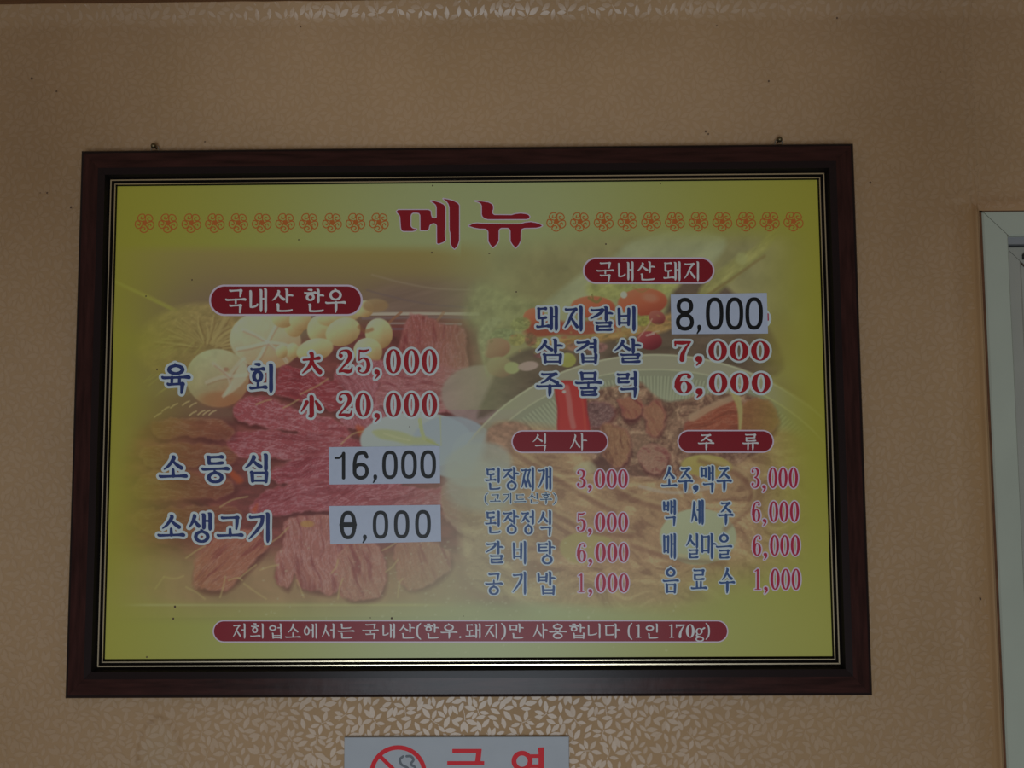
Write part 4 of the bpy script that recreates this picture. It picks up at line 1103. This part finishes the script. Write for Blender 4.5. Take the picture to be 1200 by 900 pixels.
def ink(name, c, **k): return mat(name, alb(c), rough=0.36, spec=0.36, **k)
M_RED = ink('red_ink', (100, 14, 20)); M_DRED = ink('deep_red_ink', (92, 12, 20)); M_BLUE = ink('navy_ink', (26, 34, 68)); M_BLUE2 = ink('blue_ink', (33, 50, 82))
M_HALO = ink('pale_halo_ink', (128, 134, 146)); M_WHT = ink('white_ink', (146, 136, 150)); M_PILL = ink('crimson_ink', (84, 12, 20)); M_PK = ink('pink_halo_ink', (142, 122, 132))
M_TEAL = ink('slate_blue_ink', (38, 56, 78)); M_ORN = ink('orange_brown_ink', (120, 64, 26)); M_CRIM = ink('carmine_ink', (112, 22, 40)); M_BLK = ink('black_ink', (8, 8, 9)); M_TITLE = ink('title_red_ink', (92, 12, 20))
DP = D_PRINT+0.00012

# title
def tl(pts): return [(460+p[0]*.15, 225+p[1]*.15) for p in pts]
fd = Field(458, 226, 642, 298, .45)
def sm(pts, n=3):
    p = np.array(pts, float); e = np.concatenate([p[-1:], p, p[:2]]); q = []
    for i in range(1, len(e)-2):
        for k in range(n):
            t = k/n; a, b, c, d = e[i-1], e[i], e[i+1], e[i+2]
            # tight spline so that corners stay crisp
            q.append(b+(c-b)*t*1.0+0.25*((-a+2*b-c)*0))
    return [tuple(x) for x in q]
fd.poly([tl([(32, 152), (45, 140), (280, 140), (298, 150), (300, 178), (308, 200), (330, 206), (345, 200), (345, 118), (338, 100), (320, 84), (298, 70), (330, 72), (365, 82), (398, 98), (413, 115), (413, 285), (408, 300), (408, 345), (413, 378), (395, 392), (360, 405), (348, 400), (347, 262), (338, 248), (320, 243), (298, 250), (287, 265), (283, 288), (270, 297), (218, 299), (217, 182), (208, 166), (190, 162), (160, 162), (146, 172), (141, 190), (141, 265), (150, 280), (168, 288), (187, 290), (180, 299), (155, 305), (85, 305), (72, 298), (66, 280), (60, 195), (52, 176), (40, 166)])])
fd.poly([tl([(396, 52), (440, 60), (480, 72), (508, 88), (520, 104), (520, 378), (512, 405), (500, 428), (484, 444), (468, 430), (456, 408), (452, 318), (446, 300), (445, 118), (438, 95), (422, 72)])])
fd.poly([tl([(645, 70), (700, 74), (750, 82), (775, 95), (786, 112), (785, 135), (778, 150), (780, 168), (795, 180), (930, 181), (960, 172), (1000, 168), (1040, 172), (1062, 180), (1071, 193), (1065, 206), (1048, 212), (745, 213), (720, 206), (704, 192), (698, 175), (698, 108), (690, 90), (672, 78)])])
fd.poly([tl([(596, 265), (625, 250), (660, 244), (700, 248), (900, 252), (1000, 251), (1035, 240), (1080, 235), (1120, 242), (1150, 252), (1169, 263), (1150, 273), (1120, 279), (1030, 281), (1010, 288), (1002, 305), (1000, 382), (984, 412), (962, 436), (940, 412), (923, 385), (922, 305), (915, 288), (900, 280), (850, 280), (835, 288), (829, 305), (828, 385), (808, 412), (785, 433), (765, 412), (750, 385), (749, 312), (742, 296), (725, 287), (680, 286), (640, 279)])])
o = link('lettering', layer_mesh('lettering', [(fd.trace(1.1), DP, M_PK), (fd.trace(0), DP+HALO_UP, M_TITLE)], BO), pr)
o['label'] = 'big dark red title lettering reading 메뉴'

# ornaments
fo = Field(-15, -15, 15, 15, .3)
fo.F[:] = 50
for k in range(5):
    a = -2*math.pi*k/5
    c, s = math.cos(a), math.sin(a)
    arm = [(.8, 1.5), (1.7, 3.6), (3.9, 7), (3.3, 10), (-1, 11.6), (-5.2, 9.2), (-4.4, 6.2), (-1.5, 4.9), (.7, 6.8), (-.9, 8.4)]
    q = spline([(x*c-y*s, x*s+y*c, .60) for x, y in arm], 4)
    for p0, p1 in zip(q[:-1], q[1:]): fo.seg(p0, p1)
for k in range(5):
    a = 2*math.pi*k/5+math.pi/2
    fo.seg((0, 0, 2.2), (2.2*math.cos(a), 2.2*math.sin(a), 1.2))
op = fo.trace(0)
V = []; F = []
for q in op:
    b = len(V); V += [(p[0]*UNIT*(D_PRINT*-1-CAM_Y)/1.4, 0, -p[1]*UNIT) for p in q]; F.append(tuple(range(b, b+len(q))))
om = mesh('flower_ornament', V, F, M_ORN)
for k in range(22):
    px_, py_ = (169.5+27.47*k, 261.3-.08*k) if k < 11 else (652+27.8*(k-11), 259.7-.04*(k-11))
    c = P1(px_, py_, DP)
    o = link('flower_ornament', om, pr, (c[0]-BO[0], c[1]-BO[1], c[2]-BO[2]))

def row(xsp, y0, y1, slope=0.0):
    """list of (x0,x1) + common y range, sloping a little"""
    xa = xsp[0][0]
    return [(a, y0+slope*(a-xa), b, y1+slope*(a-xa)) for a, b in xsp]

# big item names, left
LT = dict(ink=M_BLUE, halo=M_HALO, d=DP, parent=pr, org=BO)
lettering('육', [(188, 425.5, 224, 460.5)], hw=2.8, wt=2.5, label='navy lettering reading 육', **LT)
lettering('회', [(291, 425.5, 322, 460.8)], hw=2.8, wt=2.5, label='navy lettering reading 회', **LT)
lettering('소등심', [(185, 533, 220.5, 561.5), (235, 532.5, 269.5, 566), (284.5, 531, 316, 565.5)], hw=2.8, wt=2.45, label='navy lettering reading 소등심', **LT)
lettering('소생고기', [(183.5, 602.5, 217.5, 630.5), (218.5, 600, 250, 635.5), (253, 604, 286, 630.5), (289, 600, 318, 636.5)], hw=2.8, wt=2.35, label='navy lettering reading 소생고기', **LT)
LR = dict(ink=M_RED, halo=M_HALO, d=DP, parent=pr, org=BO)
lettering('大', [(353.5, 412.5, 376.5, 438)], hw=2.6, wt=1.15, label='red character 大', **LR)
lettering('小', [(352.5, 463.5, 376, 489.5)], hw=2.6, wt=1.15, label='red character 小', **LR)
lettering('25,000', [(396, 409.5, 413.5, 437.5), (418, 409, 434.5, 438), (438, 433, 445.5, 444), (452, 409, 470, 437.8), (473.2, 409, 491.4, 437.8), (494.3, 409, 512.4, 437.8)], hw=2.7, label='red price 25,000', **LR)
lettering('20,000', [(395.8, 460.2, 413, 488.7), (416.3, 460.2, 434.8, 488.5), (438, 484, 445.5, 494.5), (452, 460.2, 470, 488.7), (473.2, 460.2, 491.4, 488.7), (494.3, 460.2, 512.4, 488.7)], hw=2.7, label='red price 20,000', **LR)
# right: pork
lettering('돼지갈비', [(627.5, 358.5, 654.5, 388), (659.5, 358, 684.5, 388.7), (689.5, 358.5, 719, 388), (722, 358.5, 746.5, 388.5)], hw=2.3, wt=2.1, label='navy lettering reading 돼지갈비', **LT)
lettering('삼겹살', [(627, 396.5, 660.5, 425.7), (673, 396.5, 701.5, 425.7), (717.5, 396, 752, 425.5)], hw=2.3, wt=2.1, label='navy lettering reading 삼겹살', **LT)
lettering('주물럭', [(627.5, 435.5, 660, 464.5), (673, 435, 706, 464.2), (721, 434.5, 748.5, 465)], hw=2.3, wt=2.1, label='navy lettering reading 주물럭', **LT)
lettering('7,000', [(790, 399.5, 810, 423), (814, 417, 823.5, 428.5), (830, 399.3, 852, 422.8), (855, 399.3, 877, 422.8), (880, 399.3, 902, 422.8)], hw=2.6, label='red price 7,000', **LR)
lettering('6,000', [(790, 437.4, 811.7, 461), (814.5, 455, 824, 466), (830.7, 437, 852.5, 460.7), (855.7, 437, 877.7, 460.7), (880.8, 437, 903, 460.7)], hw=2.6, label='red price 6,000', **LR)
# meals
LB = dict(ink=M_BLUE2, halo=M_HALO, d=DP, parent=pr, org=BO, hw=1.5, res=.42)
LC = dict(ink=M_CRIM, halo=M_PK, d=DP, parent=pr, org=BO, hw=1.5, res=.42)
lettering('된장찌개', [(568, 547.5, 587, 574), (588, 547, 608.5, 574), (609.5, 547, 627, 575.3), (629.5, 547, 647, 575)], wt=1.45, label='blue lettering reading 된장찌개', **LB)
lettering('(고기드신후)', [(567.5, 577.5, 572, 591.5), (573.8, 579, 587, 588.5), (588.5, 577.5, 600, 590.5), (602, 579, 616.8, 589.5), (618.5, 577.5, 631, 590), (632.5, 577, 647, 591), (648, 577.5, 652.5, 591.5)], wt=.80, ink=M_TEAL, halo=M_HALO, d=DP, parent=pr, org=BO, hw=1.0, res=.35, label='small slate blue lettering in brackets reading 고기드신후')
lettering('된장정식', [(568, 598, 587, 625), (588, 597.5, 608.5, 625.5), (609.5, 597.5, 627, 626), (629.5, 597.5, 647, 627)], wt=1.45, label='blue lettering reading 된장정식', **LB)
lettering('갈비탕', [(568, 633.2, 590.5, 660.5), (599.8, 633.5, 617.8, 661.7), (628.5, 633.5, 650.8, 661)], wt=1.5, label='blue lettering reading 갈비탕', **LB)
lettering('공기밥', [(568, 670.5, 589.5, 697), (599.3, 669.5, 617.8, 697.2), (628.5, 669.3, 651.3, 697)], wt=1.5, label='blue lettering reading 공기밥', **LB)
def price(t, xl, y0, y1, lab):
    b = []
    for ch, (a, c_) in zip(t, xl):
        b.append((a, y1-3.8, c_, y1+4.6) if ch == ',' else (a, y0, c_, y1))
    lettering(t, b, wt=1.0, label=lab, **LC)
price('3,000', [(675.7, 686.7), (688.5, 693.7), (697, 709.2), (710.8, 722.8), (724.2, 735.8)], 550, 571.8, 'crimson price 3,000 of the meals column')
price('5,000', [(675.7, 686.7), (688.5, 693.7), (697.3, 709.4), (710.9, 722.8), (724.3, 736)], 600.6, 623, 'crimson price 5,000')
price('6,000', [(675.9, 687.1), (689, 694.2), (697.7, 710), (711.5, 723.4), (724.9, 736.6)], 636, 658.7, 'crimson price 6,000 of the meals column')
price('1,000', [(676.2, 685.5), (689, 694.2), (698, 710.1), (711.7, 723.6), (725, 737)], 672, 694, 'crimson price 1,000 of the meals column')
# drinks
lettering('소주,맥주', [(774.5, 546, 794, 571.7), (794, 546.5, 812.5, 576.3), (812.8, 568.3, 818, 577.5), (820, 545, 837.5, 576.5), (839, 546.3, 858, 576)], wt=1.6, label='blue lettering reading 소주,맥주', **LB)
lettering('백세주', [(776, 585, 793, 615.3), (808.6, 585, 825.5, 615.3), (841, 587, 860, 615.3)], wt=1.6, label='blue lettering reading 백세주', **LB)
lettering('매실마을', [(776.2, 624.3, 793, 655.5), (802.5, 624.3, 819.3, 654.5), (820.3, 624.3, 840, 655.5), (838.3, 624.3, 858.5, 654.8)], wt=1.5, label='blue lettering reading 매실마을', **LB)
lettering('음료수', [(776, 664.2, 796, 695), (809, 666.5, 829, 692), (842.3, 664.8, 861.8, 695.3)], wt=1.6, label='blue lettering reading 음료수', **LB)
price('3,000', [(880.2, 890.5), (892.8, 897.8), (900.5, 911), (912.2, 923), (924.3, 935.2)], 547.9, 572, 'crimson price 3,000 of the drinks column')
price('6,000', [(881, 891.4), (893.4, 898.4), (901.3, 912), (913.3, 924.2), (925.6, 936.5)], 587.4, 611.7, 'crimson price 6,000 in the second drinks row')
price('6,000', [(881.8, 892.3), (894.4, 899.4), (902.3, 913), (914.3, 925.2), (926.6, 937.5)], 627, 651.3, 'crimson price 6,000 in the third drinks row')
price('1,000', [(883, 892.2), (895, 900), (902.8, 913.8), (915.3, 926.2), (927.6, 938.2)], 666.5, 691.2, 'crimson price 1,000 of the drinks column')

# red banners
def pill(x0, y0, x1, y1, text, boxes, wt, label, dy=0.0, res=.42, wi=M_WHT, mp=M_PILL, bd=2.0):
    f_ = Field(x0-3, y0-3, x1+3, y1+3, .5)
    r = (y1-y0)/2; my = (y0+y1)/2
    f_.seg((x0+r, my+dy/2, r), (x1-r, my-dy/2, r), pad=2)
    o = link('banner', layer_mesh('banner', [(f_.trace(0), DP, M_PK), (f_.trace(-bd), DP+HALO_UP, mp)], BO), board)
    o['label'] = label
    lettering(text, boxes, M_WHT, DP+2*HALO_UP, o, BO, wt=wt, res=res)
    return o
pill(245, 333.5, 425, 370.3, '국내산한우', [(263.5, 338, 289, 366.3), (291, 337.5, 314, 367), (317, 338, 344, 365.7), (355, 338, 380.3, 366), (380.5, 338, 406, 366.5)], 1.6, 'red pill banner with white 국내산 한우', bd=2.2)
pill(683, 301.5, 837.3, 332.7, '국내산돼지', [(698.7, 306.3, 720, 329.5), (723, 306, 743.5, 329.7), (745, 306, 768, 328.8), (777, 306, 798, 329.7), (800.5, 306, 820.5, 329.7)], 1.25, 'red pill banner with white 국내산 돼지', bd=2.0)
pill(599.2, 504.2, 713, 531, '식사', [(623, 507.3, 641, 528.3), (666.5, 507.3, 688.2, 528.3)], 1.0, 'short crimson pill banner with white 식사', bd=1.6)
pill(793.7, 503.8, 907, 530.7, '주류', [(817.5, 508, 837.3, 527.5), (869.7, 508, 889.3, 527.5)], 1.15, 'short crimson pill banner with white 주류', bd=1.6)
tx_ = '저희업소에서는국내산(한우.돼지)만사용합니다(1인170g)'
xb = [(272, 288.8), (293, 310), (314, 331.2), (333.8, 352.8), (355, 372.3), (376, 393), (395.3, 415.6), (424.3, 444.2), (447.3, 463.7), (465.8, 486.3), (487.5, 493.5), (496, 514.8), (516, 536.3), (537.5, 541), (545.2, 563.7), (567, 583.8), (587.2, 593),
      (595.8, 614), (623.3, 642), (643, 664.3), (666, 686), (687.5, 704.8), (707.8, 727), (735.5, 741), (744, 752), (755, 772), (783, 790.5), (792, 802.5), (803.8, 814), (814.5, 826), (826.8, 832)]
bx = []
for ch, (a, b) in zip(tx_, xb):
    if ch == '.': bx.append((a, 742, b, 747.8))
    elif ch in '()': bx.append((a, 730, b, 749.5))
    elif ch == 'g': bx.append((a, 733.5, b, 751.5))
    elif ch.isdigit(): bx.append((a, 731.6, b, 747.3))
    else: bx.append((a, 730.5, b, 748.5))
pill(249.3, 726.8, 853.5, 753, tx_, bx, .98, 'long crimson pill banner along the bottom of the print', res=.35, bd=1.4)

# price stickers (thin white labels stuck over the print)
M_STK = mat('white_sticker', alb((116, 121, 134)), rough=0.36, spec=0.36, noise=(120, 0.03, 3))
def sticker(c4, text, boxes, label, wt=1.0, extra=None):
    d0, d1 = D_PRINT+0.00005, D_PRINT+0.00055
    a = P([c[0] for c in c4], [c[1] for c in c4], d1); b = a.copy(); b[:, 1] = -d0
    v = np.concatenate([a, b]); f = [(3, 2, 1, 0), (0, 1, 5, 4), (1, 2, 6, 5), (2, 3, 7, 6), (3, 0, 4, 7)]
    o = link('price_sticker', mesh('price_sticker', v, f, M_STK, org=BO), board); o['label'] = label
    lettering(text, boxes, M_BLK, d1+0.0001, o, BO, wt=wt, font=SANS, res=.42)
    return o
sticker([(786, 345.2), (898.6, 343.2), (900, 390.8), (787, 391.6)], '8,000', [(792, 348.8, 813.3, 387.6), (816.5, 380.5, 822.3, 391.2), (827, 348.5, 848, 386.7), (850.4, 348.4, 871.2, 386.6), (873.3, 348.3, 894.2, 386.4)], 'white sticker with black price 8,000', wt=.95)
sticker([(385.2, 524), (515.2, 522.6), (515.8, 566.3), (386, 567.8)], '16,000', [(392.5, 529.4, 405.5, 561.2), (413.3, 528.6, 432.2, 562.2), (437, 556, 442.4, 566), (447.8, 528, 466, 561.4), (470, 527.8, 488.6, 561), (492.4, 527.6, 511, 560.6)], 'white sticker with black price 16,000')
sticker([(385.4, 593), (516.2, 591.6), (517, 634.6), (387, 637.6)], 'θ,000', [(398.4, 598.6, 417.4, 632), (424.8, 626.5, 430.2, 636.3), (436.8, 598.4, 455, 631.4), (461.6, 598, 479.8, 631), (486.4, 597.6, 504.9, 630.8)], 'white sticker with black altered price, its first figure struck through')
# old halo and ink peeping out beside the 8,000 sticker
f_ = Field(880, 355, 910, 390, .4); f_.seg((892, 372.5, 11.5), (892.5, 373.5, 11.5), pad=2)
f2 = Field(895, 360, 906, 385, .3); f2.seg((899.9, 368, .9), (900.1, 375, .9), pad=2)
o = link('lettering', layer_mesh('lettering', [(f_.trace(0), DP, M_HALO), (f2.trace(0), DP+HALO_UP, M_CRIM)], BO), pr); o['label'] = 'sliver of an old price peeping out right of the 8,000 sticker'

# ------------------------------------------------------------------ picture hooks over the frame
M_BRASS = mat('tarnished_brass', (0.20, 0.15, 0.08, 1), rough=0.4, metal=0.85)
M_STEEL = mat('dull_steel', (0.5, 0.5, 0.48, 1), rough=0.35, metal=0.9)
def hook(px, py, label):
    c = P1(px, py, 0.012)
    root = empty('picture_hook', (c[0], 0, c[2]))
    setp(root, label, 'hook', 'brass hooks carrying the menu board')
    # domed screw head on a shank that runs into the wall
    v = []; f = []; n = 14
    prof = [(0.0, -0.0165), (0.0016, -0.0162), (0.0030, -0.0150), (0.0038, -0.0132), (0.0040, -0.0118), (0.0030, -0.0108), (0.0014, -0.0104), (0.0014, 0.004)]
    for r, y in prof:
        for k in range(n): a = 2*math.pi*k/n; v.append((r*math.cos(a), y, r*math.sin(a)))
    for i in range(len(prof)-1):
        for k in range(n): f.append((i*n+k, i*n+(k+1) % n, (i+1)*n+(k+1) % n, (i+1)*n+k))
    link('screw', mesh('screw', v, f, M_BRASS, smooth=True), root)
    # wire loop of the hanger behind the head, running down behind the frame
    v = []; f = []; N = 22; m_ = 6
    path = []
    for k in range(N+1):
        t = k/N
        if t < .3: path.append((-0.0062+0.0012*t/.3, -0.0065, -0.016+0.014*t/.3))
        elif t > .7: path.append((0.0050+0.0012*(t-.7)/.3, -0.0065, -0.002-0.014*(t-.7)/.3))
        else:
            a = math.pi-(t-.3)/.4*math.pi; path.append((0.0050*math.cos(a), -0.0065, -0.002+0.0046*math.sin(a)))
    for i, p in enumerate(path):
        q = path[min(i+1, N)]; r = path[max(i-1, 0)]
        d = np.array(q)-np.array(r); d /= np.linalg.norm(d); nx = np.cross(d, (0, 1, 0))
        for k in range(m_):
            a = 2*math.pi*k/m_
            v.append(tuple(np.array(p)+0.0007*(math.cos(a)*nx+math.sin(a)*np.array((0, 1, 0)))))
    for i in range(N):
        for k in range(m_): f.append((i*m_+k, i*m_+(k+1) % m_, (i+1)*m_+(k+1) % m_, (i+1)*m_+k))
    setp(link('hanger_loop', mesh('hanger_loop', v, f, M_STEEL, smooth=True), root), 'steel wire loop behind the screw head')
hook(180, 171, 'small brass hook above the left end of the menu board')
hook(913.5, 163.5, 'small brass hook above the right end of the menu board')

# ------------------------------------------------------------------ no smoking plate below the board
D_PL = 0.0060
NO = P1(535, 950, 0); NO = (float(NO[0]), 0.0, float(NO[2]))
ns = empty('no_smoking_sign', NO)
setp(ns, 'white no smoking plate with red lettering, on the wall below the menu board', 'sign')
M_PLATE = mat('white_acrylic', alb((104, 106, 110)), rough=0.42, spec=0.25, noise=(40, 0.03, 3))
a0 = P1(403.5, 863.6, D_PL); a1 = P1(666.7, 863.8, D_PL)
x0_, x1_, zt = a0[0], a1[0], (a0[2]+a1[2])/2; zb = zt-0.125
bv = 0.0006
v = [(x0_, -0.0022, zb), (x1_, -0.0022, zb), (x1_, -0.0022, zt), (x0_, -0.0022, zt),
     (x0_, -D_PL+bv, zb), (x1_, -D_PL+bv, zb), (x1_, -D_PL+bv, zt), (x0_, -D_PL+bv, zt),
     (x0_+bv, -D_PL, zb+bv), (x1_-bv, -D_PL, zb+bv), (x1_-bv, -D_PL, zt-bv), (x0_+bv, -D_PL, zt-bv)]
f = [(3, 2, 1, 0), (0, 1, 5, 4), (1, 2, 6, 5), (2, 3, 7, 6), (3, 0, 4, 7), (4, 5, 9, 8), (5, 6, 10, 9), (6, 7, 11, 10), (7, 4, 8, 11), (8, 9, 10, 11)]
link('plate', mesh('plate', v, f, M_PLATE, org=NO), ns)
M_SRED = mat('sign_red', alb((132, 6, 16)), rough=0.42, spec=0.2); M_SBLK = mat('sign_black', alb((18, 20, 28)), rough=0.35)
DS = D_PL+0.0001
fr = Field(428, 868, 506, 950, .45)
cc_, rr_ = (466.5, 907), 31.0
q = [(cc_[0]+rr_*math.cos(2*math.pi*k/48), cc_[1]+rr_*math.sin(2*math.pi*k/48), 2.6) for k in range(49)]
for p0, p1 in zip(q[:-1], q[1:]): fr.seg(p0, p1, 2)
fr.seg((cc_[0]-22, cc_[1]-21.5, 2.3), (cc_[0]+22, cc_[1]+21.5, 2.3), 2)
fc = Field(428, 868, 506, 950, .4)
for st in ([(472.5, 886.5), (468.6, 890), (470.5, 896), (477, 899.5), (480, 903.5)], [(476.5, 886.3), (481.5, 886.5), (484.5, 890.5), (481.5, 895.5), (486.5, 899.5), (486.5, 905)]):
    q = spline([(p[0], p[1], 1.45) for p in st], 5)
    for p0, p1 in zip(q[:-1], q[1:]): fc.seg(p0, p1, 2)
fc.poly([[(444, 909), (478, 909), (478, 916), (444, 916)]]); fc.poly([[(480, 909), (482.5, 909), (482.5, 916), (480, 916)]]); fc.poly([[(484.5, 909), (487, 909), (487, 916), (484.5, 916)]])
setp(link('emblem', layer_mesh('emblem', [(fc.trace(0), DS, M_SBLK), (fr.trace(0), DS+.0001, M_SRED)], NO), ns), 'red ring and slash over a black smoking cigarette')
fl = Field(518, 868, 650, 950, .45)
def rc(x0, y0, x1, y1): fl.poly([[(x0, y0), (x1, y0), (x1, y1), (x0, y1)]])
# 금
rc(530, 877.6, 563, 882.4); fl.poly([[(558.5, 877.6), (564.6, 877.6), (563, 893), (556.6, 893)]]); rc(524, 892, 567.5, 896.7)
fl.poly([[(530, 903.5), (562, 903.5), (562, 926), (530, 926)], [(535, 908), (557, 908), (557, 921.5), (535, 921.5)]])
# 연
fl.poly([ellp(611.8, 892, 12.4, 12.2, 40), ellp(611.8, 892, 6.6, 6.6, 40)])
rc(631, 876.3, 637.4, 912); rc(619, 884, 634, 888.3); rc(620, 895.8, 634, 900)
rc(605, 907.5, 610.5, 926); rc(605, 921.3, 639, 926)
fl.poly([[(630.5, 876), (637.6, 875.6), (637.6, 881), (630.5, 881)]])
setp(link('lettering', layer_mesh('lettering', [(fl.trace(0), DS, M_SRED)], NO), ns), 'red lettering reading 금연')
